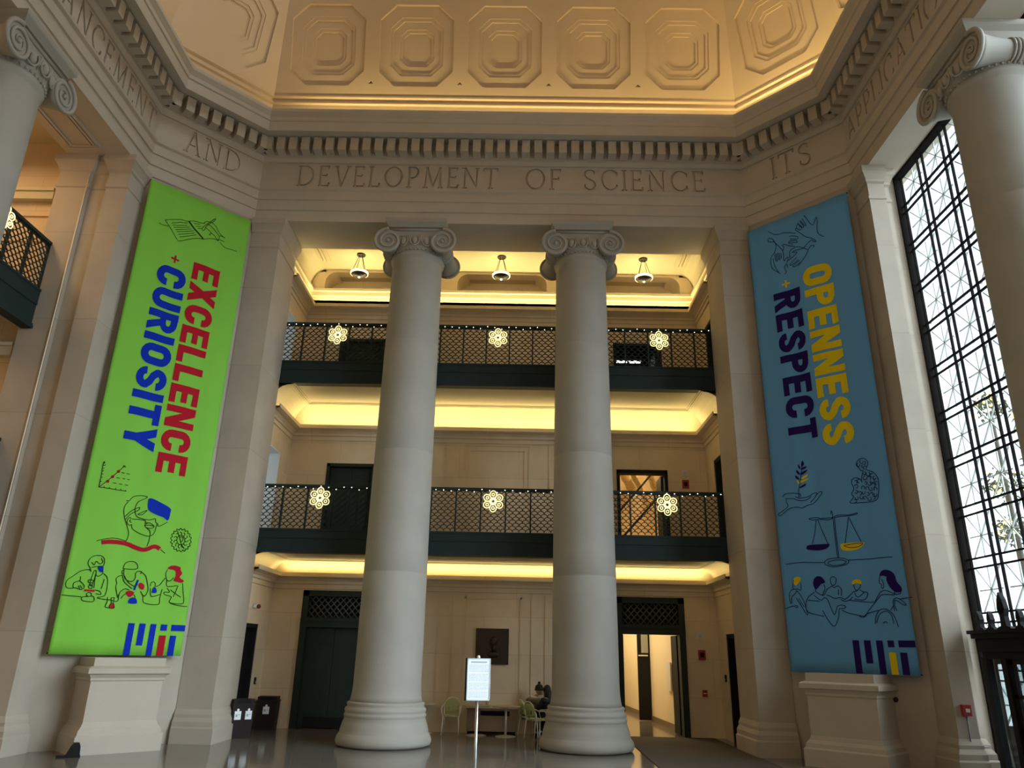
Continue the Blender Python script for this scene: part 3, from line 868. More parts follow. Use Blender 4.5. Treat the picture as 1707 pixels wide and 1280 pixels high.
# ================================================================== BALCONIES
PW, PHH = 0.583, 0.98
def panel_mb(w=PW, h=PHH):
    mb = MB()
    p, q = 0.162, 0.0735
    nr = int(h/q)+1
    for j in range(nr):
        n = 4
        for i in range(n):
            cx = (i+0.5)*p if j % 2 == 0 else i*p
            cz = j*q
            R_, r_ = 0.091, 0.074
            A = [PI*k/7 for k in range(8)]
            pts = []
            for a in A:
                for r in (R_, r_):
                    pts.append((min(max(cx+r*math.cos(a), 0), w), min(max(cz+r*math.sin(a)*0.92, 0), h)))
            vs = [(x, -0.012, z) for x, z in pts] + [(x, 0.012, z) for x, z in pts]
            k = len(pts); fs = []
            for s in range(7):
                a0, b0, a1, b1 = 2*s, 2*s+1, 2*s+2, 2*s+3
                fs += [(a0, b0, b1, a1), (k+a0, k+a1, k+b1, k+b0), (a0, a1, k+a1, k+a0), (b0, k+b0, k+b1, b1)]
            mb.add(vs, fs)
    return mb
pan_me = panel_mb().make('railing_panel', GREEN)
first_panel = [True]
def balcony(x0, x1, zb, zt, rail, lab, rz=0, loc=None):
    """long axis along local x, hall side towards -y; zb..zt the fascia beam, rail the handrail top"""
    t = empty('balcony', loc or (0, 0, 0), rz)
    tag(t, lab, 'balcony', 'dark green gallery balconies')
    mb = MB()
    H = zt-zb
    mb.box((x0, -0.05, zb), (x1, 0.20, zb+0.06)); mb.box((x0, -0.03, zb+0.06), (x1, 0.20, zb+0.12))
    mb.box((x0, 0.0, zb+0.12), (x1, 0.20, zb+0.60*H)); mb.box((x0, -0.02, zb+0.60*H), (x1, 0.20, zb+0.66*H)); mb.box((x0, -0.015, zb+0.66*H), (x1, 0.20, zt-0.05)); mb.box((x0, -0.03, zt-0.05), (x1, 0.20, zt))
    mb.make('fascia', GREEN, t)
    mb = MB(); mb.box((x0, 0.0, rail-0.07), (x1, 0.12, rail)); mb.make('handrail', GREEN, t)
    n = int(round((x1-x0)/(PW+0.03)))
    p = (x1-x0)/n
    ph = rail-0.07-zt-0.02
    for i in range(n):
        if first_panel[0]: o = pan_me; first_panel[0] = False
        else: o = pan_me.copy(); C.objects.link(o)
        o.parent = t
        o.location = (x0+i*p+0.015, 0.05, zt+0.02)
        o.scale = ((p-0.03)/PW, 1, ph/PHH)
    for i in range(n+1):
        mb = MB(); mb.box((x0+i*p-0.017, 0.02, zt), (x0+i*p+0.017, 0.09, rail-0.07)); mb.make('post', GREEN, t)
    return t
balcony(X0-GH+0.02, X0+GH-0.02, 4.09, 4.675, 5.775, 'dark green balcony with scale-pattern railing, lower one behind the two facing columns', loc=(0, 18.42, 0))
balcony(X0-GH+0.02, X0+GH-0.02, 8.46, 9.10, 10.22, 'dark green balcony with scale-pattern railing, upper one behind the two facing columns', loc=(0, 18.42, 0))
balcony(-11.9, -0.02, 4.08, 4.66, 5.75, 'dark green balcony of the left gallery, lower one cut by the photo edge', rz=PI/2, loc=(-10.40, 14.42, 0))
balcony(-11.9, -0.02, 8.15, 9.06, 10.22, 'dark green balcony of the left gallery, upper one with a lit ornament', rz=PI/2, loc=(-10.40, 14.42, 0))

# ---- lit snowflake ornaments
mb = MB()
def loop(mb, c, r, k=0.013, st=0, n=14, rx=1.0, ang=0):
    pts = []
    for i in range(n):
        a = 2*PI*i/n
        u, v = r*rx*math.cos(a), r*math.sin(a)
        pts.append((c[0]+u*math.cos(ang)-v*math.sin(ang), 0, c[1]+u*math.sin(ang)+v*math.cos(ang)))
    mb.tube(pts, k, 6, closed=True)
for k in range(6):
    a = PI/2 + k*PI/3
    c = (0.168*math.cos(a), 0.168*math.sin(a))
    loop(mb, c, 0.082, 0.012, rx=1.15, ang=a)
    loop(mb, c, 0.034, 0.011, n=10)
    a2 = a + PI/6
    mb.tube([(0.05*math.cos(a2), 0, 0.05*math.sin(a2)), (0.17*math.cos(a2), 0, 0.17*math.sin(a2))], 0.013, 6)
    mb.tube([(0.04*math.cos(a), 0, 0.04*math.sin(a)), (0.10*math.cos(a), 0, 0.10*math.sin(a))], 0.013, 6)
loop(mb, (0, 0), 0.05, 0.014)
snow = mb.make('snowflake_ornament', SNOW)
SN = []
for z, zn in ((9.85, 'upper'), (5.435, 'lower')):
    for i, w in enumerate(('left of the left column', 'between the two columns', 'right of the right column')):
        SN.append(((X0+4.31*(i-1), 18.385, z), 0, 'lit snowflake ornament on the %s facing balcony, %s' % (zn, w)))
SN.append(((-10.365, 12.86, 9.92), PI/2, 'lit snowflake ornament on the left gallery balcony at the photo edge'))
for i, (l, rz, lab) in enumerate(SN):
    o = snow if i == 0 else snow.copy()
    if i: C.objects.link(o)
    o.location = l; o.rotation_euler = (0, 0, rz)
    tag(o, lab, 'snowflake light', 'lit snowflake ornaments on the balconies')

# ---- strings of small bulbs along the handrails
bm_ = MB(); bm_.ball((0, 0, 0), 0.0135, 6); bulb0 = bm_.make('bulb', TWINK)
used = [False]
def string(z, lab):
    t = empty('string_lights', (X0, 18.405, z))
    tag(t, lab, 'string lights', 'bulb strings along the handrails')
    pts = []
    n = 60; L = 2*GH-0.3
    for i in range(n):
        x = -L/2 + L*(i+0.5)/n
        zz = -0.045 - 0.035*abs(math.sin(i*0.9)) - (0.04 if i % 3 == 0 else 0)
        pts.append((x, 0.0, zz))
    mb = MB(); mb.tube(pts, 0.004, 4); mb.make('cable', BLACKM, t)
    for x, y, zz in pts:
        if used[0]: o = bulb0.copy(); C.objects.link(o)
        else: o = bulb0; used[0] = True
        o.parent = t; o.location = (x, y-0.012, zz)
string(10.22, 'string of small white bulbs along the upper facing balcony rail')
string(5.775, 'string of small white bulbs along the lower facing balcony rail')

# ---- pendant lamps of the top gallery
DARKL = mat('dark_lamp_metal', (0.05, 0.04, 0.035), 0.4, 0.6)
LRIM = mat('lamp_rim_glow', (0.9, 0.8, 0.5), 0.5, emit=(1.0, 0.78, 0.36), estr=1.6)
lamp = empty('pendant_lamp', (0, 0, 0))
mb = MB(); mb.lathe([(0.10, -0.05), (0.13, -0.03), (0.13, 0.0)], n=20); mb.make('ceiling_rose', DARKL, lamp)
mb = MB()
for k in range(4):
    a = PI/4 + k*PI/2
    mb.tube([(0.05*math.cos(a), 0.05*math.sin(a), -0.04), (0.235*math.cos(a), 0.235*math.sin(a), -0.60)], 0.008, 6)
mb.make('hanger_rods', DARKL, lamp)
mb = MB(); mb.lathe([(0.02, -0.74), (0.10, -0.735), (0.20, -0.70), (0.245, -0.66), (0.24, -0.64), (0.19, -0.68), (0.02, -0.715)], n=28); bowl = mb.make('bowl', DARKL, lamp)
mb = MB(); mb.lathe([(0.245, -0.665), (0.262, -0.65), (0.262, -0.60), (0.245, -0.595), (0.235, -0.60), (0.235, -0.65)], n=28, caps=False); mb.make('glowing_rim', LRIM, lamp)
mb = MB(); mb.ball((0, 0, -0.745), 0.035, 10); mb.make('lens', BULB, lamp)
for i, lab in enumerate(('dark bowl pendant lamp in the top gallery, left of the left column', 'dark bowl pendant lamp in the top gallery, between the two columns', 'dark bowl pendant lamp in the top gallery, right of the right column')):
    l = (X0+4.2*(i-1), 19.62, C3)
    o = lamp if i == 0 else dup(lamp, l)
    o.location = l
    tag(o, lab, 'pendant lamp', 'pendant lamps of the top gallery')
    point('pendant_glow', (l[0], l[1], C3-0.55), 7, WARM, 0.12)

# ================================================================== DOORS
LATG = mat('grey_green_lattice', (0.075, 0.085, 0.06), 0.5)
def part(t, name, m, boxes):
    mb = MB()
    for a, b in boxes: mb.box(a, b)
    return mb.make(name, m, t)
def leaf(mb, x0, x1, z0, z1, y, th=0.05):
    mb.box((x0, y, z0), (x1, y+th, z1))
    w = x1-x0
    rows = [(0.12, 0.40), (0.46, 0.78), (0.83, 0.95)]
    for a, b in rows:
        mb.box((x0+0.12*w, y-0.012, z0+a*(z1-z0)), (x1-0.12*w, y, z0+b*(z1-z0)))
        mb.box((x0+0.18*w, y-0.024, z0+a*(z1-z0)+0.05), (x1-0.18*w, y-0.01, z0+b*(z1-z0)-0.05))
def big_door(name, xa, xb, lab, closed):
    t = empty(name, ((xa+xb)/2, GB, 0))
    struct(t, lab, 'door')
    w = (xb-xa)/2
    part(t, 'frame', DOORG, [((-w, -0.06, 0), (-w+0.16, 0.3, 3.37)), ((w-0.16, -0.06, 0), (w, 0.3, 3.37)), ((-w, -0.06, 3.22), (w, 0.3, 3.37)), ((-w, -0.08, 2.44), (w, 0.3, 2.66)), ((-w+0.1, -0.11, 2.60), (w-0.1, 0.1, 2.68))])
    mb = MB()
    n = 9; x0, x1, z0, z1 = -w+0.16, w-0.16, 2.68, 3.22
    for i in range(-3, n+1):
        for sgn in (1, -1):
            p = (x1-x0)/n
            xs_ = x0+i*p if sgn > 0 else x1-i*p
            q = [(xs_, z0), (xs_+sgn*3*p, z1)]
            (ax, az), (bx, bz) = q
            if (ax < x0-1e-6 and bx < x0) or (ax > x1 and bx > x1): continue
            def cl(x):
                t_ = (x-ax)/(bx-ax); return az+(bz-az)*t_
            if min(ax, bx) < x0:
                if ax < bx: ax, az = x0, cl(x0)
                else: bx, bz = x0, q[0][1]+(q[1][1]-q[0][1])*((x0-q[0][0])/(q[1][0]-q[0][0]))
            if max(ax, bx) > x1:
                tt = q[0][1]+(q[1][1]-q[0][1])*((x1-q[0][0])/(q[1][0]-q[0][0]))
                if ax > bx: ax, az = x1, tt
                else: bx, bz = x1, tt
            if abs(ax-bx) > 0.02: mb.tube([(ax, 0.04, az), (bx, 0.04, bz)], 0.017, 6)
    mb.make('transom_lattice', LATG, t)
    part(t, 'transom_backing', BLACKM, [((-w+0.1, 0.20, 2.6), (w-0.1, 0.24, 3.3))])
    if closed:
        for s in (0, 1):
            mb = MB(); leaf(mb, -w+0.17+s*(w-0.16), s*(w-0.17)-0.005*(1-s)+0.0, 0.02, 2.43, 0.10); mb.make('door_leaf', DOORG, t)
        part(t, 'kick_plate', BLACKM, [((-w+0.3, 0.075, 0.03), (w-0.3, 0.10, 0.27))])
    else:
        part(t, 'door_leaf', BLACKM, [((-w+0.16, 0.30, 0.02), (-w+0.22, 0.98, 2.43))])
        part(t, 'door_leaf', BLACKM, [((w-0.19, 0.28, 0.02), (w-0.12, 1.0, 2.43))])
    return t
big_door('door_1', *D1, 'closed dark green double door with lattice transom behind the left column', True)
big_door('door_2', *D2, 'open dark green doorway with lattice transom showing a bright corridor', False)
def side_door(name, x, dirx, y0, y1, z0, z1, lab, m=DOORG, depth=0.18, extra=True):
    t = empty(name, (x, (y0+y1)/2, z0))
    struct(t, lab, 'door')
    h = (y1-y0)/2; H = z1-z0
    d = dirx*depth
    part(t, 'frame', m, [((0.02*dirx, -h, 0), (d*1.5, -h+0.08, H)), ((0.02*dirx, h-0.08, 0), (d*1.5, h, H)), ((0.02*dirx, -h, H-0.09), (d*1.5, h, H))])
    part(t, 'door_leaf', m, [((d, -h+0.08, 0.01), (d*1.4, h-0.08, H-0.09)), ((d*0.93, -h+0.25, 0.25), (d, h-0.25, 0.95)), ((d*0.93, -h+0.25, 1.15), (d, h-0.25, H-0.3))])
    part(t, 'handle', BRONZE, [((d*0.6, -h+0.16, 0.95), (d*0.8, -h+0.19, 1.15)), ((d*0.6, -h+0.165, 0.99), (d, -h+0.185, 1.01)), ((d*0.6, -h+0.165, 1.09), (d, -h+0.185, 1.11))])
    return t
side_door('door_3', X0-GH, -1, 18.52, 19.82, 0, 2.46, 'dark door in the left side wall above the two black bins', BLACKM)
side_door('door_4', X0+GH, 1, 18.52, 19.82, 0, 2.46, 'dark door in the right side wall beside the pier of the blue banner', BLACKM)
side_door('door_5', X0+GH, 1, 18.48, 19.78, F2, 6.92, 'dark green door at the right end of the second gallery', DOORG)
side_door('door_6', X0+GH, 1, 18.55, 19.70, F3, 10.82, 'dark green door at the right end of the top gallery', DOORG)
def up_door(name, xa, xb, z0, z1, lab, closed):
    t = empty(name, ((xa+xb)/2, GB, z0))
    struct(t, lab, 'door')
    w = (xb-xa)/2; H = z1-z0
    part(t, 'frame', DOORG if closed else BLACKM, [((-w, -0.03, 0), (-w+0.09, 0.3, H)), ((w-0.09, -0.03, 0), (w, 0.3, H)), ((-w, -0.03, H-0.09), (w, 0.3, H))])
    if closed:
        for s in (0, 1):
            mb = MB(); leaf(mb, -w+0.09+s*(w-0.085), s*(w-0.09)-0.003*(1-s), 0.02, H-0.1, 0.12); mb.make('door_leaf', DOORG, t)
    else:
        part(t, 'door_leaf', DOORG, [((w-0.14, 0.3, 0.02), (w-0.09, 1.0, H-0.1))])
up_door('door_7', *U1, F2, 6.85, 'closed dark green door of the second gallery beside the left column', True)
up_door('door_8', *U2, F2, 6.83, 'open black-framed doorway of the second gallery onto a room with ceiling pipes', False)
up_door('door_9', *U1, F3, 10.68, 'closed dark green door of the top gallery beside the left column', True)
up_door('door_10', *U2, F3, 10.68, 'open doorway of the top gallery onto a dim room', False)

# ---- rooms behind the openings
CREAM = mat('cream_paint', (0.74, 0.62, 0.42), 0.7)
mb = MB()
mb.add([(4.45, 20.95, 0), (4.10, 33.0, 0), (4.10, 33.0, 3.4), (4.45, 20.95, 3.4)], [(0, 1, 2, 3)])
mb.add([(4.45, 20.95, 0), (4.75, 20.95, 0), (4.75, 20.95, 3.4), (4.45, 20.95, 3.4)], [(0, 1, 2, 3)])
mb.box((4.45, 20.95, 0), (4.80, 20.96, 3.4))
mb.box((1.6, 20.95, 0), (1.8, 33, 3.4)); mb.box((1.6, 33, 0), (5, 33.2, 3.4)); mb.box((1.6, 20.95, 3.2), (5, 33.2, 3.4))
struct(mb.make('wall_corridor', CREAM), 'cream walls of the corridor behind the open doorway', 'wall')
mb = MB()
mb.add([(4.43, 20.96, 0), (4.08, 33.0, 0), (4.08, 33.0, 0.16), (4.43, 20.96, 0.16)], [(0, 1, 2, 3)])
struct(mb.make('baseboard_corridor', mat('brown_baseboard', (0.16, 0.11, 0.06), 0.5)), 'brown baseboard along the corridor wall', 'baseboard')
t = empty('door_11', (4.34, 25.6, 0)); struct(t, 'dark narrow door edge standing out from the corridor wall', 'door')
part(t, 'door_leaf', BLACKM, [((-0.42, -0.05, 0.02), (-0.02, 0.05, 2.9))])
part(t, 'glazed_panel', mat('grey_glazing', (0.35, 0.35, 0.32), 0.2), [((-0.30, -0.06, 2.0), (-0.08, -0.05, 2.75))])
part(t, 'handle', CHROME, [((-0.40, -0.10, 1.90), (-0.10, -0.05, 1.94))])
mb = MB(); mb.box((4.33, 22.4, 1.0), (4.37, 23.0, 1.75)); o = mb.make('notice_board', mat('pale_notice', (0.70, 0.66, 0.60), 0.6))
tag(o, 'pale notice board on the corridor wall seen through the open doorway', 'notice board')
area('corridor_light', (3.1, 26.5, 3.18), 1.2, 9.0, 78, (1.0, 0.82, 0.48))
# office with pipes
mb = MB()
mb.box((0.8, 20.96, F2-0.1), (6.0, 26, F2)); mb.box((0.8, 25.9, F2), (6.0, 26.1, 8.6)); mb.box((0.7, 20.96, F2), (0.85, 26, 8.6)); mb.box((5.9, 20.96, F2), (6.05, 26, 8.6)); mb.box((0.8, 20.96, 8.5), (6, 26, 8.65))
struct(mb.make('wall_office', CREAM), 'cream walls of the room with ceiling pipes off the second gallery', 'wall')
PIPE = mat('painted_pipe', (0.62, 0.50, 0.30), 0.4)
for i, (x, z, r) in enumerate(((2.6, 7.35, 0.10), (3.0, 7.0, 0.07), (3.45, 7.4, 0.14), (3.9, 7.05, 0.08), (4.25, 7.45, 0.11))):
    mb = MB(); mb.tube([(x-0.6, 21.6, z), (x+0.5, 25.8, z)], r, 12)
    for y in (0.25, 0.6, 0.9): mb.tube([(x-0.6+1.1*y-0.01, 21.6+4.2*y-0.03, z), (x-0.6+1.1*y+0.01, 21.6+4.2*y+0.03, z)], r+0.02, 12)
    tag(mb.make('ceiling_pipe', PIPE), 'painted ceiling pipe in the lit room off the second gallery', 'pipe', 'pipes under the ceiling of the lit room')
mb = MB(); mb.tube([(3.0, 25.2, F2+0.01), (3.0, 25.2, 6.75)], 0.06, 10); mb.tube([(3.22, 25.2, F2+0.01), (3.22, 25.2, 6.75)], 0.04, 10); mb.box((2.9, 25.12, F2+0.6), (3.3, 25.28, F2+0.66))
tag(mb.make('riser_pipe', PIPE), 'upright pipe pair in the lit room off the second gallery', 'pipe')
mb = MB(); mb.tube([(2.7, 23.0, F2+0.1), (4.6, 23.0, F2+2.2)], 0.035, 8); mb.tube([(2.7, 23.0, F2+0.95), (4.3, 23.0, F2+2.8)], 0.03, 8)
tag(mb.make('stair_rail', BLACKM), 'dark sloping handrail in the lit room off the second gallery', 'handrail')
point('office_light', (3.4, 22.6, 7.7), 70, (1.0, 0.78, 0.42), 0.3)
mb = MB()
mb.box((1.4, 23.4, F3), (5.6, 23.6, 11.5)); mb.box((1.4, 20.96, F3), (1.5, 23.5, 11.5)); mb.box((5.5, 20.96, F3), (5.6, 23.5, 11.5)); mb.box((1.4, 20.96, 11.4), (5.6, 23.5, 11.5)); mb.box((1.4, 20.96, F3-0.1), (5.6, 23.5, F3))
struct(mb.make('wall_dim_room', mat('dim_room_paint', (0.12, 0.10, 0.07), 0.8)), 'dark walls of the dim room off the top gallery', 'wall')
t = empty('tube_light', (3.45, 22.4, 10.80)); tag(t, 'short lit tube light inside the dim top gallery room', 'tube light')
part(t, 'housing', WHITEPL, [((-0.42, -0.08, 0.025), (0.42, 0.08, 0.07))])
mb = MB(); mb.tube([(-0.38, -0.02, 0), (-0.05, -0.02, 0)], 0.03, 8); mb.tube([(0.05, -0.02, 0), (0.38, -0.02, 0)], 0.03, 8); mb.make('tube', mat('white_tube', (1, 1, 1), 0.4, emit=(0.95, 0.97, 1), estr=3.0), t)
# daylit passages at the left end of the upper galleries
mb = MB()
WSH = mat('white_reveal', (0.72, 0.72, 0.72), 0.7)
for z0, z1, y0, y1 in ((F2, 6.92, 18.48, 19.78), (F3, 10.82, 18.55, 19.70)):
    mb.box((X0-GH-1.1, y1-0.03, z0), (X0-GH+0.0, y1, z1)); mb.box((X0-GH-1.1, y0, z1-0.03), (X0-GH+0.0, y1, z1)); mb.box((X0-GH-1.1, y0, z0), (X0-GH, y0+0.03, z1))
struct(mb.make('trim_15', WSH), 'pale window reveals at the left end of the upper galleries', 'reveal')
for i, (z0, z1, y0, y1) in enumerate(((F2, 6.92, 18.48, 19.78), (F3, 10.82, 18.55, 19.70))):
    w_ = empty('window_%d' % (3+i), (X0-GH-1.05, (y0+y1)/2, z0))
    struct(w_, ['daylit window at the left end of the second gallery', 'daylit window at the left end of the top gallery'][i], 'window')
    h_ = (y1-y0)/2
    part(w_, 'frame', WHITEPL, [((-0.03, -h_, 0), (0.03, -h_+0.05, z1-z0)), ((-0.03, h_-0.08, 0), (0.03, h_-0.03, z1-z0))] + [((-0.02, -h_, zz), (0.02, h_-0.03, zz+0.04)) for zz in (0.0, 0.55, 1.1, 1.65, z1-z0-0.08)])
    part(w_, 'glass', GLASS, [((-0.004, -h_, 0), (0.004, h_, z1-z0))])

# ================================================================== BANNERS
def fold(u, v):
    return 0.016*math.sin(u*7.3+0.4) + 0.006*math.sin(u*13.1+v*0.25+1.0)
def subquad(mb_add, p, mi, mx=0.10):
    def ln(a, b): return math.hypot(a[0]-b[0], a[1]-b[1])
    nu = max(1, int(max(ln(p[0], p[1]), ln(p[3], p[2]))/mx + 0.99)); nv = max(1, int(max(ln(p[0], p[3]), ln(p[1], p[2]))/mx + 0.99))
    vs = []; fs = []
    for j in range(nv+1):
        for i in range(nu+1):
            s, t = i/nu, j/nv
            vs.append(tuple((1-s)*(1-t)*p[0][k]+s*(1-t)*p[1][k]+s*t*p[2][k]+(1-s)*t*p[3][k] for k in (0, 1)))
    for j in range(nv):
        for i in range(nu):
            a = j*(nu+1)+i
            fs.append((a, a+1, a+nu+2, a+nu+1))
    mb_add(vs, fs, mi)
def ribbon_quads(pts, w, closed=False):
    P = [Vector(p) for p in pts]; N = len(P); L = []
    for i in range(N):
        a = P[i-1] if (closed or i) else P[i]
        b = P[(i+1) % N] if (closed or i < N-1) else P[i]
        d1 = (P[i]-a); d2 = (b-P[i])
        d1 = d1.normalized() if d1.length > 1e-9 else d2.normalized()
        d2 = d2.normalized() if d2.length > 1e-9 else d1
        m = (d1+d2)
        m = m.normalized() if m.length > 1e-6 else d1
        n = Vector((-m.y, m.x))
        c = max(0.5, abs(m.dot(d1)))
        L.append((P[i]+n*w/2/c, P[i]-n*w/2/c))
    out = []
    for i in range(N if closed else N-1):
        j = (i+1) % N
        out.append([tuple(L[i][0]), tuple(L[j][0]), tuple(L[j][1]), tuple(L[i][1])])
    return out
def block_glyph(ch):
    """heavy condensed capital in a box of height 1: width, quads"""
    s = 0.235
    def R(x0, y0, x1, y1): return [(x0, y0), (x1, y0), (x1, y1), (x0, y1)]
    def arc(cx, cy, rx, ry, a0, a1, n=8): return [(cx+rx*math.cos(math.radians(a0+(a1-a0)*i/n)), cy+ry*math.sin(math.radians(a0+(a1-a0)*i/n))) for i in range(n+1)]
    h = s/2
    if ch == 'E': return 0.60, [R(0,0,s,1), R(s,0,0.60,0.21), R(s,0.395,0.56,0.605), R(s,0.79,0.60,1)]
    if ch == 'L': return 0.56, [R(0,0,s,1), R(s,0,0.56,0.21)]
    if ch == 'I': return s, [R(0,0,s,1)]
    if ch == 'T': return 0.62, [R(0.31-h,0,0.31+h,0.79), R(0,0.79,0.62,1)]
    if ch == 'N': return 0.68, [R(0,0,0.21,1), R(0.47,0,0.68,1), [(0.0,1),(0.24,1),(0.68,0),(0.44,0)]]
    if ch == 'X': return 0.70, [[(0,1),(0.26,1),(0.70,0),(0.44,0)], [(0.44,1),(0.70,1),(0.26,0),(0,0)]]
    if ch == 'Y': return 0.68, [[(0,1),(0.25,1),(0.34+h,0.42),(0.34-h,0.36)], [(0.68,1),(0.43,1),(0.34-h,0.42),(0.34+h,0.36)], R(0.34-h,0,0.34+h,0.44)]
    w = 0.66; r = w/2-h
    if ch == 'U':
        p = [(h,1),(h,0.6),(h,h+r)] + arc(w/2, h+r, r, r, 180, 360)[1:] + [(w-h,0.6),(w-h,1)]
        return w, ribbon_quads(p, s)
    if ch == 'O':
        p = arc(w/2, 1-h-r, r, r, 0, 180) + arc(w/2, h+r, r, r, 180, 360)
        return w, ribbon_quads(p, s, True)
    if ch == 'C':
        p = [(w-h,0.63),(w-h,1-h-r)] + arc(w/2, 1-h-r, r, r, 0, 180)[1:] + arc(w/2, h+r, r, r, 180, 360) + [(w-h,0.37)]
        return w, ribbon_quads(p, s)
    if ch == 'P':
        p = [(s,1-h)] + [(w/2,1-h)] + arc(w/2, 0.695, r, 0.305-h, 90, -90) + [(s,0.39+h)]
        return 0.64, [R(0,0,s,1)] + ribbon_quads(p, s*0.92)
    if ch == 'R':
        a, q = block_glyph('P')
        return 0.67, q + [[(0.27,0.42),(0.48,0.46),(0.68,0),(0.43,0)]]
    if ch == 'S':
        ry = (1-s)/4
        p = [(w-h,0.68)] + arc(w/2, 1-h-ry, r, ry, 10, 180, 9) + [(h+0.01, 0.66)] + [(w*0.36,0.545),(w*0.64,0.455)] + [(w-h-0.01,0.34)] + arc(w/2, h+ry, r, ry, 0, -170, 9) + [(h,0.32)]
        return w, ribbon_quads(p, s*0.95)
    return 0.4, []
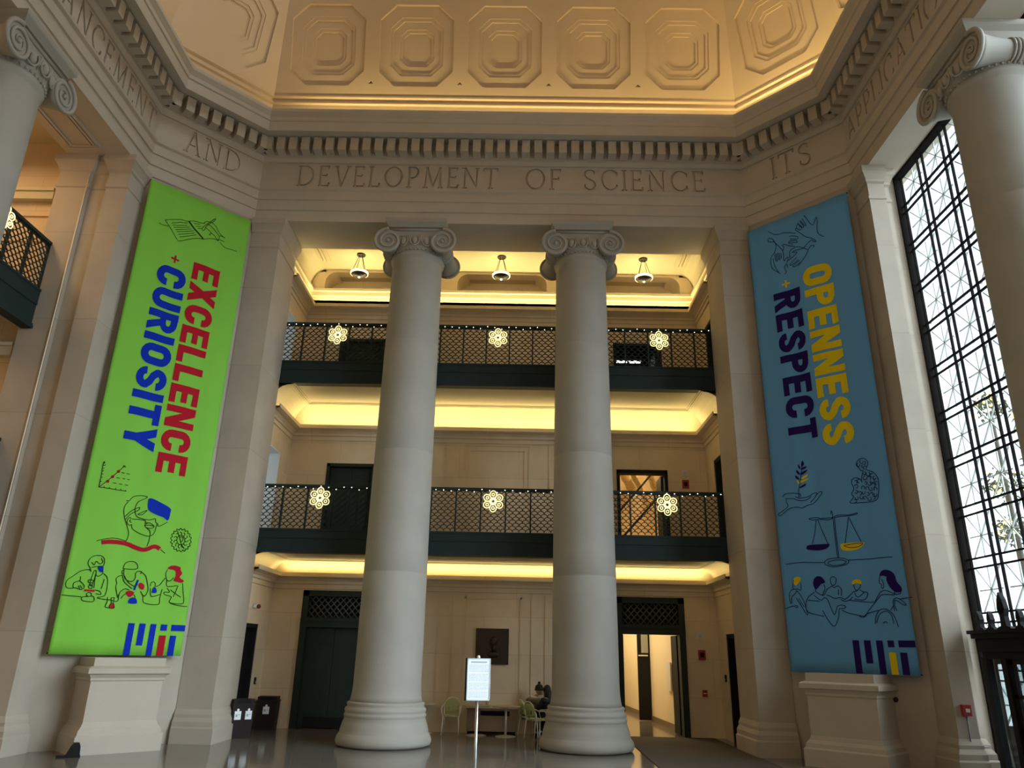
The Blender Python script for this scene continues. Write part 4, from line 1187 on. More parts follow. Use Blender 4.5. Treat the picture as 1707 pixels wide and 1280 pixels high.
ART_GREEN = """kl:-842,11371 -643,11468 -476,11548 -343,11574 -184,11643 -31,11663 76,11685
kl:-842,11371 -668,11182 -485,10987 -399,11007 -248,11107 -51,11219 84,11252
tl:-299,11585 -152,11448 -45,11372 99,11258
kl:99,11258 260,11337 412,11394 475,11404
kl:-960,11249 -854,11228 -746,11242
kl:-696,11343 -546,11428 -521,11457 -320,11531
kl:-660,11307 -479,11389 -325,11467
kl:-630,11260 -443,11353 -259,11444
kl:-578,11222 -406,11317 -222,11408
kl:-535,11190 -341,11290 -156,11384
kl:-496,11138 -302,11241 -132,11333
kl:-450,11089 -264,11196 -81,11303
kl:-188,11574 -39,11620
kl:-134,11527 -15,11567
kl:-81,11489 9,11517
kl:29,11493 40,11570 161,11750 287,11920 274,11847 129,11655 75,11497 29,11493
kl:43,11696 96,11757 159,11767 239,11768 343,11724 461,11596 620,11521
kl:125,11680 205,11680 311,11620 456,11522
kl:91,11593 179,11543 250,11502 213,11432 245,11429
kl:252,11486 353,11458 430,11384 469,11392 487,11535 620,11521
kl:488,11427 620,11413
kl:513,11366 660,11267 791,11269 957,11275
kl:-1046,5478 -1055,5396 -1049,5254 -1045,5095 -1047,4936
kl:-1047,4936 -910,4940 -727,4935 -509,4934
kl:-1046,5478 -1031,5451 -1047,5433
kl:-1005,5419 -1030,5393 -1055,5399
kl:-1019,5340 -1041,5323
kl:-1016,5287 -1047,5272
kl:-1012,5216 -1046,5210
kl:-1014,5144 -1044,5145
kl:-1013,5056 -1046,5059
kl:-948,4970 -950,4937
kl:-849,4968 -852,4941
kl:-726,4971 -730,4934
kl:-625,4969 -631,4936
kl:-531,4957 -535,4934
kl:-1047,4936 -920,5081 -841,5183 -748,5308 -641,5454
kl:-680,5438 -641,5454 -630,5416
rd:-923,5077 -888,5082
rd:-848,5186 -813,5192
rd:-759,5313 -720,5320
kl:-802,5065 -735,5065
kl:-685,5061 -618,5062
kl:-567,5059 -499,5060
kl:-757,5180 -690,5181
kl:-640,5182 -581,5183
kl:-539,5182 -488,5183
kl:-680,5302 -621,5301
kl:-578,5298 -510,5299
bf:-37,4845 22,4863 209,4809 442,4715 466,4626 443,4449 335,4498 187,4533 27,4592 -19,4648 -41,4772
kl:-474,4743 -415,4748 -383,4801 -325,4859 -194,4894 -69,4877 -161,4808 -235,4743 -263,4613 -232,4493 -161,4431 34,4404 166,4449 188,4379 237,4350 272,4300 440,4412
kl:-428,4723 -479,4635 -484,4528 -442,4393 -401,4311 -309,4130 -295,4010 -320,3920
kl:-437,4412 -334,4541 -191,4642 -196,4578 -325,4489 -417,4353
kl:-190,4499 -28,4602 -105,4501 -189,4490
kl:-299,4395 -343,4407 -375,4350 -364,4290 -315,4252 -277,4274
kl:-312,4376 -319,4322 -276,4319
kl:-289,4387 -32,4386 -21,4325 27,4349
kl:-268,4276 -244,4191 -120,4118 25,4074 128,4077 201,4157 221,4339
kl:-23,4289 62,4345 174,4288 117,4236 20,4242 -23,4289
kl:-4,4283 70,4301 160,4286
kl:32,4225 113,4164 121,3970 98,3862
kl:-885,3860 -744,3915 -605,3948 -457,3948 -320,3920
kl:393,3823 502,3755
rt:-786,3842 -639,3871 -445,3880 -276,3865 -97,3806 27,3779 126,3804 219,3861 306,3867 374,3830
kl:967,4088 1011,4048 968,4014
kl:968,4014 998,3963 947,3947
kl:947,3947 960,3891 907,3895
kl:907,3895 901,3841 852,3864
kl:852,3864 828,3818 790,3857
kl:790,3857 751,3825 727,3876
kl:727,3876 678,3861 672,3917
kl:672,3917 618,3922 630,3977
kl:630,3977 579,4000 607,4047
kl:607,4047 564,4086 605,4120
kl:605,4120 575,4170 625,4186
kl:625,4186 612,4242 664,4239
kl:664,4239 670,4294 719,4271
kl:719,4271 742,4318 781,4279
kl:781,4279 820,4313 845,4261
kl:845,4261 895,4277 901,4219
kl:901,4219 956,4216 943,4159
kl:943,4159 996,4136 967,4088
kl:934,4084 923,4049 888,4042 863,4070 869,4107
kl:926,3988 899,3966 865,3981 856,4018 880,4044
kl:874,3917 839,3916 817,3947 827,3982 862,3988
kl:794,3894 762,3914 758,3951 786,3972 819,3958
kl:712,3926 694,3960 709,3992 744,3993 766,3962
kl:653,4003 654,4040 684,4057 715,4037 719,4000
kl:636,4100 656,4129 691,4125 709,4091 693,4059
kl:667,4187 699,4199 728,4175 727,4137 697,4120
kl:735,4236 770,4227 783,4191 763,4161 728,4165
kl:820,4232 846,4204 840,4168 807,4156 778,4179
kl:894,4176 903,4138 879,4112 844,4122 831,4158
kl:684,4261 728,4166 770,4080 804,3993 876,3892
kl:746,4114 806,4139 827,4068 780,4027
kl:-1303,2780 -1145,2775 -949,2768
kc:-933,2763 -834,2780 -731,2786 -713,2695 -815,2684 -922,2705
kl:-1118,2922 -1217,2915 -1264,2973 -1254,3065 -1163,3150 -1053,3252 -927,3291 -879,3275
kl:-1033,3152 -1032,3075 -1123,3022 -1121,2937 -1060,2926 -983,2901 -932,2943 -950,2996 -1030,3067
kl:-1041,2974 -1000,2915
kl:-1014,2984 -965,2925
kl:-868,3252 -897,3328 -949,3402 -938,3498 -862,3566 -759,3583 -682,3539 -656,3446 -666,3381
kl:-889,3440 -835,3389 -811,3463 -743,3422 -689,3459 -734,3534
kl:-877,3338 -777,3363 -666,3381
bf:-762,3364 -666,3381 -651,3287 -689,3260 -732,3288
kl:-648,3287 -659,3222 -725,3177 -777,3213
kc:-818,3264 -770,3253 -797,3007 -844,3019
kc:-848,3003 -794,2992 -798,2937 -852,2949
kl:-771,3182 -756,2948
kc:-874,3095 -799,3093 -797,3046 -872,3048
rt2:-922,2893 -730,2895
kc:-866,2832 -827,2858 -779,2838 -784,2791 -843,2787
kl:-632,3241 -560,3183 -526,3090 -512,2934 -528,2823 -589,2788 -662,2775
kl:-596,3133 -607,3037 -619,2942
kl:-733,2910 -640,2893 -606,2833 -705,2842
kl:-659,2760 -521,2745 -414,2744 -287,2720 -248,2762 -266,2855
kl:-470,2795 -459,2702 -479,2607 -399,2588
kl:-405,2776 -333,2788 -335,2694 -297,2594 -383,2582 -399,2627 -373,2691 -397,2776
rf:-378,2675 -322,2679 -297,2594 -384,2585
kc:-253,3369 -24,3381 -13,3456 -73,3516 -171,3524 -249,3475 -267,3401
kl:-251,3361 -226,3226 -165,3150 -65,3126 -14,3195 -23,3292
kl:-250,3353 -283,3318 -265,3263 -235,3274
kl:-260,3239 -333,3209 -368,3150 -338,3073 -349,3008 -316,2915 -269,2792
kl:-260,3239 -205,3115 -94,3027 -38,2983
kl:-229,3242 -165,3150 -87,3076 16,3035 55,3086
kl:-23,3292 9,3335 90,3334 67,3283
kl:92,3326 185,3260 241,3133 283,2989 242,2856 169,2900
bt2:48,3167 6,2962
rf:77,3096 122,3116 196,3064 193,2991 155,2980 90,3024
rf:-142,2903 -93,2939 -14,2936 19,2890 -40,2822 -99,2842
kl:-254,2793 -244,2904 -163,2974 -81,2956
kl:-205,2780 -170,2846 -130,2880
bf:-36,2799 66,2805 106,2703 -57,2702
kl:22,2874 57,2812
kl:137,2946 202,2854 259,2720 547,2709 557,2843 576,3017
kl:320,3057 317,3122 369,3151 417,3113 418,3064 511,3104 562,3190 610,3253
bf:388,3045 440,3033 469,2944 366,2937
kl:326,3024 346,2912 397,2858 545,2908
kl:622,3430 594,3343 643,3213 713,3202 769,3274
rf:619,3446 660,3504 760,3523 869,3494 883,3435 925,3371 888,3283 985,3223 949,3178 852,3188 779,3216 800,3293 791,3394 741,3432
kl:643,3213 655,3098 733,3087 865,3113
kl:968,3171 1005,3005 1050,2841 1031,2748 773,2758 787,2874 645,2915 628,2963 736,2970 672,3049
kl:744,3021 860,2945 975,2878
kl:821,2876 854,2978 882,3114
kl:775,2750 900,2716 1040,2699 1152,2700"""
ART_BLUE = """kl:20,11780 47,11858 83,11862 157,11732 99,11688 20,11780 -2,11741 106,11597 228,11440 341,11374 432,11270 428,11234 380,11263 351,11313 259,11264 146,11185
kl:70,11907 125,11765 209,11730 125,11923
kl:145,11934 230,11760 266,11764 192,11963
kl:231,11995 260,12012 314,11880 398,11708 456,11760 514,11881 526,11769 497,11530 533,11400 630,11299
kl:-692,11980 -556,11843 -431,11801 -339,11799 -182,11737 -13,11647
kl:-185,11630 -88,11610 28,11532 4,11483 -165,11563
kl:-187,11532 -18,11444 -23,11397 -226,11499
kl:-229,11471 -113,11385
kl:-393,11468 -337,11481 -203,11382 -68,11309
kl:-717,11729 -675,11772 -589,11706 -596,11639 -703,11683 -717,11729
kl:-589,11706 -534,11525 -580,11346 -674,11244 -709,11081 -672,10911 -557,10781 -509,10725
kl:-577,11642 -482,11494 -391,11320 -388,11173 -385,11035
kl:-391,11320 -353,11413 -393,11468
kl:-634,11189 -630,11051 -584,10878 -540,10775
kl:-586,11289 -576,11128 -542,11095 -558,11297
kl:-520,11302 -503,11120 -475,11128 -484,11298
kl:-440,11281 -440,11115
kl:-385,11035 -306,11102 -273,11070 -341,10941 -395,10865 -364,10738 -406,10677
kl:-324,10935 -310,10814
kl:-231,11053 -223,11205 -144,11271 -2,11272 128,11182 222,11097
kl:145,11175 93,11177 -63,11200 -154,11178 -35,11131 -169,11049 -280,11014
kl:-50,11003 -238,10902 -208,10853 -23,10935
kl:0,10907 -177,10812 -128,10784 19,10842
kl:-58,10777 113,10902 215,11033 259,11111 335,11176 391,11144 353,11111
kl:-652,5244 -645,5381 -614,5498 -570,5648 -533,5816 -490,6037
bf:-488,6055 -461,5980 -513,5918 -522,5990
bf:-593,5992 -556,5925 -545,5870 -593,5913
bf:-524,5894 -415,5920 -437,5880 -529,5851
bf:-643,5868 -588,5807 -577,5744 -642,5798
bf:-555,5785 -407,5841 -448,5786 -542,5739
bf:-683,5751 -626,5708 -597,5643 -673,5680
yf:-549,5679 -409,5745 -443,5681 -535,5643
yf:-660,5643 -604,5583 -609,5540 -657,5590
yf:-574,5613 -394,5648 -452,5605 -570,5570
nf:-607,5479 -468,5538 -501,5482 -601,5453
kl:-1038,5319 -960,5370 -798,5366 -625,5327 -615,5257
kl:-736,5281 -635,5234 -459,5246 -331,5306 -263,5297 -326,5203 -423,5114
kl:-962,5266 -794,5245 -676,5187 -502,5175 -390,5245
kl:-962,5266 -954,5178 -926,5106 -977,5052 -1130,4974 -1189,4938 -1138,4906 -1041,4956 -907,5035 -727,5048 -608,5014 -481,5062 -357,5089 -223,5207 -134,5305 -210,5315 -305,5235
kl:656,5752 649,5820 723,5892 819,5896 889,5831 894,5748 844,5674 877,5627 978,5571 1041,5465 1053,5334 1029,5161 976,5008 849,4976 632,4986 428,5003 469,5071 509,5131 476,5184 531,5292 503,5444 577,5516 683,5476 712,5398
kl:656,5752 691,5714 722,5651 768,5636 729,5526 709,5431
kl:726,5783 715,5752 686,5742 662,5761 661,5795 683,5817
kl:800,5837 787,5803 756,5794 731,5816 730,5852 755,5876
kl:816,5825 840,5818 849,5792 837,5767 813,5761 795,5780
kl:806,5733 797,5711 775,5705 758,5720 759,5745 776,5761
kl:818,5657 795,5675 794,5707 815,5728 842,5723 855,5696
kl:802,5613 819,5594 816,5566 795,5551 772,5560 764,5586
kl:898,5586 906,5548 886,5515 851,5513 828,5543 835,5582
kl:952,5476 922,5478 906,5505 914,5537 942,5551 967,5535
kl:1023,5449 1007,5424 980,5423 963,5446 969,5476 993,5490
kl:831,5466 804,5440 770,5447 755,5482 769,5519 803,5529
kl:831,5445 838,5483 869,5502 900,5487 908,5449 887,5417
kl:953,5439 975,5412 970,5375 941,5355 910,5368 901,5404
kl:1016,5313 994,5315 982,5336 990,5360 1011,5369 1030,5356
kl:775,5391 798,5401 818,5387 821,5360 803,5341 780,5343
kl:871,5379 894,5365 899,5335 881,5311 854,5312 838,5336
kl:904,5314 928,5342 961,5340 979,5308 968,5271 936,5257
kl:571,5438 587,5458 610,5457 624,5436 617,5410 595,5400
kl:660,5405 631,5405 613,5431 620,5464 647,5478 673,5464
kl:550,5344 571,5371 602,5369 619,5340 610,5307 581,5294
kl:688,5263 688,5298 712,5321 742,5315 755,5284 742,5253
kl:780,5234 778,5268 801,5292 831,5287 844,5257 832,5225
kl:891,5259 909,5242 908,5215 889,5198 866,5204 857,5228
kl:949,5193 944,5224 963,5249 991,5249 1007,5224 999,5193
kl:562,5253 587,5248 598,5223 588,5197 563,5189 543,5206
kl:612,5196 637,5218 666,5210 678,5179 663,5148 633,5141
kl:749,5203 751,5173 731,5152 704,5156 692,5182 702,5210
kl:795,5167 819,5171 836,5152 833,5125 813,5110 790,5119
kl:859,5134 872,5158 896,5161 912,5142 909,5115 888,5101
kl:989,5120 986,5089 964,5071 938,5080 929,5108 943,5135
kl:587,5120 599,5093 588,5065 561,5056 539,5074 539,5105
kl:691,5112 691,5081 670,5061 643,5067 632,5094 644,5122
kl:717,5039 704,5068 717,5099 745,5107 768,5088 768,5055
kl:853,5075 865,5041 849,5008 816,5001 792,5026 795,5063
kl:902,5066 923,5076 942,5064 945,5039 930,5020 907,5021
kl:507,5053 530,5064 552,5050 556,5023 538,5001 513,5003
kl:-494,4764 -415,4781 -313,4778 -248,4755 -82,4742 33,4741 153,4777 376,4758 523,4785 520,4761 406,4741 294,4741 165,4743 64,4726
kl:-494,4764 -420,4735 -251,4733 -54,4701 32,4733
kl:-6,4819 18,4882 30,4815 32,4733 26,4297 28,3900
kl:64,4726 54,4326 56,3898
kl:-343,4740 -403,4449 -480,4226
kl:-310,4728 -245,4500 -149,4207
kl:351,4715 290,4465 213,4185
kl:361,4706 435,4483 537,4190
nf:-606,4171 -533,4214 -149,4207 -119,4181 -176,4121 -329,4088 -462,4095 -595,4121
yf:122,4161 174,4189 581,4179 576,4140 472,4055 312,4028 156,4048 116,4114
kc:216,4146 549,4166 478,4101 335,4089 228,4113
kl:-1130,3847 -901,3857 -694,3860 -493,3839 -294,3834
kl:240,3846 597,3842 899,3847 1105,3848
kc:-277,3833 -188,3891 -24,3903 150,3883 238,3831 216,3778 84,3739 -78,3726 -220,3766
kc:-196,3828 -62,3858 83,3857 189,3818 119,3768 -42,3755 -169,3779
yf:-981,3509 -928,3560 -834,3564 -813,3501 -865,3451 -928,3393 -982,3422
kl:-981,3509 -1016,3370 -993,3317 -900,3313 -837,3293 -821,3432
kl:-993,3317 -1073,3285 -1122,3182 -1102,3016
kl:-1083,3024 -1058,3162 -966,3229 -932,3280 -858,3190 -786,3016 -751,2845 -736,2811 -766,2794 -834,2915 -958,3133
kl:-1245,2924 -1051,2971 -971,2935 -948,2969 -1012,2988
kl:-903,3123 -826,2983 -794,2948
nf:-553,3437 -506,3529 -429,3560 -361,3530 -309,3442 -340,3410 -395,3395 -457,3329 -516,3289 -545,3350
kl:-516,3289 -512,3246 -404,3174 -361,3240 -326,3307 -342,3393
kl:-540,3239 -699,3133 -762,2981 -732,2844 -576,2791 -403,2751
kl:-566,3180 -435,3073 -357,3122 -293,3069 -257,2934 -198,2784 -144,2865 -99,2947 6,2961 70,2926 15,2894 -72,2888 -109,2733 -227,2554 -341,2687 -424,2871
kl:-705,3082 -455,3049
kl:-197,3488 -147,3533 -71,3507 -72,3431 -125,3357 -183,3385 -197,3488
kl:-170,3351 -284,3288 -338,3205 -389,3157
kl:-171,3342 -122,3315 -48,3346 15,3293 23,3225 4,3143
kl:-39,3278 -54,3162
kl:-315,3179 -247,3152 -149,3101 -9,3110 72,3074 166,3137 261,3216 330,3230 389,3293
yf:242,3391 290,3439 361,3460 424,3432 441,3374 414,3358 333,3379 262,3357
kl:271,3356 294,3273 331,3238 398,3301 413,3350
kl:383,3253 444,3209 524,3190 504,3109 422,3047 259,3076
kl:275,3199 300,3133 348,3114 458,3192
kl:-13,3077 67,3033 155,3055 231,3118
kl:155,3055 352,3025 531,3003 645,3008
kl:-24,2862 121,2802 300,2758 421,2740 451,2780 549,2898 682,3039 809,3139 1044,3122
kl:648,3024 767,3181 868,3217 959,3189 1047,3138
kl:300,2758 377,2717 468,2787 687,2847
nf:804,3503 848,3582 940,3610 1047,3571 1098,3488 1113,3375 1176,3276 1180,3197 1113,3168 1039,3194 960,3301 929,3416 937,3472 876,3499
kl:812,3503 778,3374 813,3340 812,3276 842,3258 861,3338 835,3436
kl:1038,3186 1062,3138 1141,3143 1162,3181
kl:588,2595 624,2737 703,2846 818,2868 920,2810 985,2715 1027,2528
kl:622,2610 672,2736 763,2813 859,2819 927,2747 951,2591
kl:740,2601 792,2632 835,2600
kl:1001,2824 995,2997 1052,3067 1126,3041 1219,2944 1172,2937 1046,3027 1017,2934 1047,2823
kl:925,2841 1001,2934
kl:1110,3041 1221,3061 1346,3073"""
def banner(name, c, u, n, u0, u1, v0, v1, art, words, plus, logo, mats_, lab):
    """mats_: cloth, line ink, big word, second word, plus, accent"""
    mb = MB()
    NU, NV = 34, 40
    def P(q, off): return (c[0]+u[0]*q[0]+n[0]*(0.25+fold(*q)+off), c[1]+u[1]*q[0]+n[1]*(0.25+fold(*q)+off), q[1])
    vs = []; fs = []
    for back in (0, 1):
        for j in range(NV+1):
            for i in range(NU+1):
                q = (u0+(u1-u0)*i/NU, v0+(v1-v0)*j/NV)
                vs.append(P(q, -0.012*back))
    S_ = (NU+1)*(NV+1)
    for j in range(NV):
        for i in range(NU):
            a = j*(NU+1)+i
            fs.append((a, a+1, a+NU+2, a+NU+1)); fs.append((S_+a, S_+a+NU+1, S_+a+NU+2, S_+a+1))
    for i in range(NU):
        fs.append((i, S_+i, S_+i+1, i+1)); a = NV*(NU+1)+i; fs.append((a, a+1, S_+a+1, S_+a))
    for j in range(NV):
        a = j*(NU+1); fs.append((a, a+NU+1, S_+a+NU+1, S_+a)); a += NU; fs.append((a, S_+a, S_+a+NU+1, a+NU+1))
    mb.add(vs, fs, 0, True)
    lay = [0.009]
    def addp(vs2, fs2, mi): mb.add([P(q, lay[0]) for q in vs2], fs2, mi)
    def fill(poly, mi):
        tri = delaunay_2d_cdt([Vector(p) for p in poly], [], [list(range(len(poly)))], 1, 1e-6)
        addp([tuple(v) for v in tri[0]], [tuple(f) for f in tri[2]], mi)
    for txt, ub, H, vs_, ve, mi in words:
        sp = 0.085
        tot = sum(block_glyph(ch)[0] for ch in txt)+sp*(len(txt)-1)
        k = (vs_-ve)/tot; x = 0
        for ch in txt:
            a, qs = block_glyph(ch)
            for q in qs:
                subquad(addp, [(ub+p[1]*H, vs_-(x+p[0])*k) for p in q], mi)
            x += a+sp
    pu, pv, pm = plus
    for a, b in ((0.10, 0.022), (0.022, 0.10)):
        subquad(addp, [(pu-a, pv-b), (pu+a, pv-b), (pu+a, pv+b), (pu-a, pv+b)], pm)
    for (a, b, d, e), mi in logo:
        subquad(addp, [(a, b), (d, b), (d, e), (a, e)], mi)
    cm = {'k': 1, 'b': 3, 'n': 3, 'r': 2, 'y': 2}
    order = sorted(art.strip().split('\n'), key=lambda r: 1 if r[0] == 'k' or r[0] == 't' else 0)
    for row in order:
        kd, pts = row.split(':')
        pts = [tuple(int(z)/1000 for z in p.split(',')) for p in pts.split(' ')]
        if kd == 'tl': ink, w, mi = 'line', 0.035, 1
        elif kd[0] == 'k': ink, w, mi = 'line', 0.0135, 1
        else: ink, w, mi = 'fill', 0, cm[kd[0]]
        if ink == 'line':
            lay[0] = 0.012
            q = catmull(pts, 4, kd == 'kc') if len(pts) > 2 else pts
            for r_ in ribbon_quads(q, w, kd == 'kc'):
                subquad(addp, r_, mi, 0.15)
        else:
            lay[0] = 0.010
            if kd.endswith('f'): fill(catmull(pts, 3, True), mi)
            elif kd == 'rd':
                cx, cy = (pts[0][0]+pts[1][0])/2, (pts[0][1]+pts[1][1])/2
                fill([(cx+0.033*math.cos(2*PI*i/12), cy+0.033*math.sin(2*PI*i/12)) for i in range(12)], mi)
            else:
                w = {'t': 0.085, 't2': 0.04}[kd[1:]]
                for r_ in ribbon_quads(catmull(pts, 4), w): subquad(addp, r_, mi)
    o = mb.make(name, mats_)
    for nm_, z, off in (('top_rod', v1+0.01, 0.19), ('bottom_rod', v0+0.02, 0.19)):
        m2 = MB(); m2.tube([(c[0]+u[0]*q+n[0]*off, c[1]+u[1]*q+n[1]*off, z) for q in (u0-0.01, u1+0.01)], 0.014, 8)
        m2.make(nm_, BLACKM, o)
    for q in (u0+0.25, u1-0.25):
        m2 = MB(); m2.tube([(c[0]+u[0]*q+n[0]*k_, c[1]+u[1]*q+n[1]*k_, v1+0.01) for k_ in (0.012, 0.19)], 0.012, 8)
        m2.make('bracket', BLACKM, o)
    return tag(o, lab, 'banner', 'tall hanging banners')
GRN = mat('green_banner_cloth', (0.22, 0.56, 0.065), 0.75, spec=0.12)
BLU = mat('blue_banner_cloth', (0.125, 0.34, 0.62), 0.75, spec=0.12)
LK = mat('dark_line_ink', (0.01, 0.035, 0.008), 0.8, spec=0.08)
LKB = mat('navy_line_ink', (0.006, 0.012, 0.06), 0.8, spec=0.08)
RED = mat('crimson_print', (0.42, 0.012, 0.025), 0.8, spec=0.08)
BLUE = mat('blue_print', (0.006, 0.03, 0.40), 0.8, spec=0.08)
YEL = mat('yellow_print', (0.75, 0.55, 0.01), 0.8, spec=0.08)
NAVY = mat('navy_print', (0.02, 0.008, 0.10), 0.8, spec=0.08)
def bars(o, a, b, acc, mxu):
    L = [(0.04, 1.67, 0.165, 2.285), (0.258, 1.86, 0.385, 2.285), (0.485, 1.67, 0.607, 2.285), (0.70, 2.162, 0.826, 2.285), (0.909, 2.162, 1.238, 2.285), (0.912, 1.67, 1.037, 2.067)]
    r = [((p[0]+o, p[1]+b, min(p[2]+o, mxu), p[3]+b), a) for p in L]
    return r + [((0.70+o, 1.67+b, 0.836+o, 2.067+b), acc)]
c, u, n, h = SIDES['diagonal_left']
banner('banner', c, u, n, -1.31, 1.19, 1.70, 12.28, ART_GREEN,
       [('EXCELLENCE', -0.015, 0.66, 10.59, 5.45, 2), ('CURIOSITY', -0.785, 0.665, 10.26, 5.86, 3)], (-0.446, 10.487, 2), bars(-0.02, 3, 0.03, 2, 1.185),
       [GRN, LK, RED, BLUE], 'tall green banner with red and blue words EXCELLENCE and CURIOSITY')
c, u, n, h = SIDES['diagonal_right']
banner('banner', c, u, n, -1.245, 1.28, 1.66, 12.22, ART_BLUE,
       [('OPENNESS', 0.028, 0.675, 10.63, 6.28, 2), ('RESPECT', -0.735, 0.655, 10.23, 6.53, 3)], (-0.404, 10.419, 2), bars(0.072, 3, 0, 2, 1.275),
       [BLU, LKB, YEL, NAVY], 'tall blue banner with yellow and navy words OPENNESS and RESPECT')

# ---- pedestals below the banners
for nm, lab in (('diagonal_left', 'window-lit limestone pedestal below the green banner'), ('diagonal_right', 'shaded limestone pedestal below the blue banner with one bright side')):
    c, u, n, h = SIDES[nm]
    mb = MB()
    def rect(w, d): return [(c[0]+u[0]*s*w+n[0]*t, c[1]+u[1]*s*w+n[1]*t) for s, t in ((-1, -0.2), (-1, d), (1, d), (1, -0.2))]
    pr = [(0.12, 0), (0.12, 0.30), (0.09, 0.33), (0.08, 0.40), (0.03, 0.46), (0.0, 0.54), (0.0, 1.24), (0.02, 1.26), (0.02, 1.30), (0.06, 1.36), (0.10, 1.38), (0.10, 1.47), (0.05, 1.50), (0.0, 1.51), (0.0, 1.66)]
    pol = [(rect(0.66+e, 0.88+e), z) for e, z in pr]
    mb.stack([(p if (nm == 'x') else p[::-1], z) for p, z in pol])
    o = mb.make('pedestal', ST)
    tag(o, lab, 'pedestal', 'corner pedestals', 'structure')

# ================================================================== FURNITURE AT THE REAR WALL
ch = empty('chair', (0, 0, 0))
mb = MB()   # seat facing -y
mb.stack([([(0.20*math.cos(a)*(1.08 if math.sin(a) < 0 else 1), 0.20*math.sin(a)) for a in [2*PI*i/20 for i in range(20)]], 0.455), ([(0.225*math.cos(a), 0.215*math.sin(a)) for a in [2*PI*i/20 for i in range(20)]], 0.475), ([(0.21*math.cos(a), 0.20*math.sin(a)) for a in [2*PI*i/20 for i in range(20)]], 0.485)])
mb.make('seat', GREENP, ch)
mb = MB()
vs = []; fs = []
for k, (y, th) in enumerate(((0.0, 0), (0.022, 1))):
    for j in range(7):
        z = 0.53 + 0.30*j/6
        w = 0.165 + 0.02*math.sin(PI*j/6) - (0.05 if j == 6 else 0)
        for i in range(7):
            t = -1+2*i/6
            vs.append((w*t, 0.19 + 0.04*(1-t*t) + 0.03*j/6 + y, z))
for k in range(2):
    for j in range(6):
        for i in range(6):
            a = k*49+j*7+i
            if j in (1, 2) and i in (1, 3, 5): continue
            fs.append((a, a+1, a+8, a+7) if k == 0 else (a, a+7, a+8, a+1))
edge = [i for i in range(7)] + [j*7+6 for j in range(1, 7)] + [42+i for i in range(5, -1, -1)] + [j*7 for j in range(5, 0, -1)]
for a, b in zip(edge, edge[1:]+edge[:1]): fs.append((a, 49+a, 49+b, b))
mb.add(vs, fs, 0, True)
mb.make('backrest', GREENP, ch)
for sx in (-1, 1):
    mb = MB(); mb.tube([(sx*0.20, -0.17, 0.45), (sx*0.215, -0.20, 0.2), (sx*0.225, -0.215, 0.0)], 0.013, 8); mb.make('leg', CHROME, ch)
    mb = MB(); mb.tube([(sx*0.19, 0.17, 0.45), (sx*0.205, 0.21, 0.2), (sx*0.215, 0.235, 0.0)], 0.013, 8); mb.make('leg', CHROME, ch)
    mb = MB(); mb.tube(catmull([(sx*0.205, -0.16, 0.45), (sx*0.245, -0.17, 0.58), (sx*0.25, -0.08, 0.655), (sx*0.245, 0.10, 0.67), (sx*0.21, 0.20, 0.70)], 4), 0.012, 8); mb.make('armrest', CHROME, ch)
mb = MB(); mb.tube(catmull([(-0.20, 0.17, 0.45), (-0.21, 0.21, 0.62), (-0.19, 0.245, 0.76), (-0.10, 0.27, 0.86), (0, 0.275, 0.88), (0.10, 0.27, 0.86), (0.19, 0.245, 0.76), (0.21, 0.21, 0.62), (0.20, 0.17, 0.45)], 4), 0.013, 8)
mb.tube([(-0.20, -0.17, 0.45), (0.20, -0.17, 0.45), (0.19, 0.17, 0.45), (-0.19, 0.17, 0.45)], 0.012, 8, closed=True)
mb.make('frame', CHROME, ch)
CHS = [((-1.56, 20.02, 0), 0.0, 'empty pale green chair facing the hall, standing alone by the rear wall'),
       ((0.52, 19.40, 0), 2.2, 'pale green chair with its back to the hall, beside the right column'),
       ((0.36, 20.05, 0), 2.0, 'chrome-armed chair in which the person with the bobble hat sits'),
       ((0.88, 19.78, 0), -2.6, 'chair of the dark-haired person, mostly hidden by the right column')]
for i, (l, rz, lab) in enumerate(CHS):
    o = ch if i == 0 else dup(ch, l, rz)
    o.location = l; o.rotation_euler = (0, 0, rz)
    o.scale = (0.94, 0.94, 0.94)
    tag(o, lab, 'chair', 'pale green chairs by the rear wall')
tb = empty('round_table', (0, 0, 0))
mb = MB(); mb.lathe([(0.02, 0.655), (0.33, 0.655), (0.35, 0.665), (0.35, 0.68), (0.33, 0.685), (0.02, 0.685)], n=32); mb.make('tabletop', TABLE, tb)
mb = MB(); mb.tube([(0, 0, 0.02), (0, 0, 0.66)], 0.03, 12); mb.make('pedestal', CHROME, tb)
mb = MB(); mb.lathe([(0.25, 0), (0.25, 0.012), (0.20, 0.022), (0.04, 0.035), (0.03, 0.04)], n=28); mb.make('base', CHROME, tb)
for i, (l, lab) in enumerate((((-0.94, 19.98, 0), 'small round cafe table with a cup, behind the sign stand'), ((-0.215, 19.85, 0), 'small round cafe table in front of the radiator, right of the sign stand'), ((-2.28, 20.18, 0), 'small round cafe table half hidden by the left column'))):
    o = tb if i == 0 else dup(tb, l)
    o.location = l
    tag(o, lab, 'table', 'round cafe tables by the rear wall')
mb = MB(); mb.lathe([(0.03, 0), (0.038, 0.13), (0.04, 0.14), (0.03, 0.16)], n=16)
tag(mb.make('paper_cup', mat('cream_cup', (0.88, 0.78, 0.58), 0.5), None, (-0.68, 19.96, 0.685)), 'cream paper cup standing on the table behind the sign', 'cup')
t = empty('radiator_cover', (-0.58, 20.57, 0)); tag(t, 'beige radiator cover with a dark grille slot under the bronze plaque', 'radiator cover')
part(t, 'casing', mat('beige_metal', (0.36, 0.27, 0.18), 0.5), [((-0.62, -0.20, 0.06), (0.62, 0, 0.56)), ((-0.64, -0.22, 0.56), (0.64, 0, 0.59))])
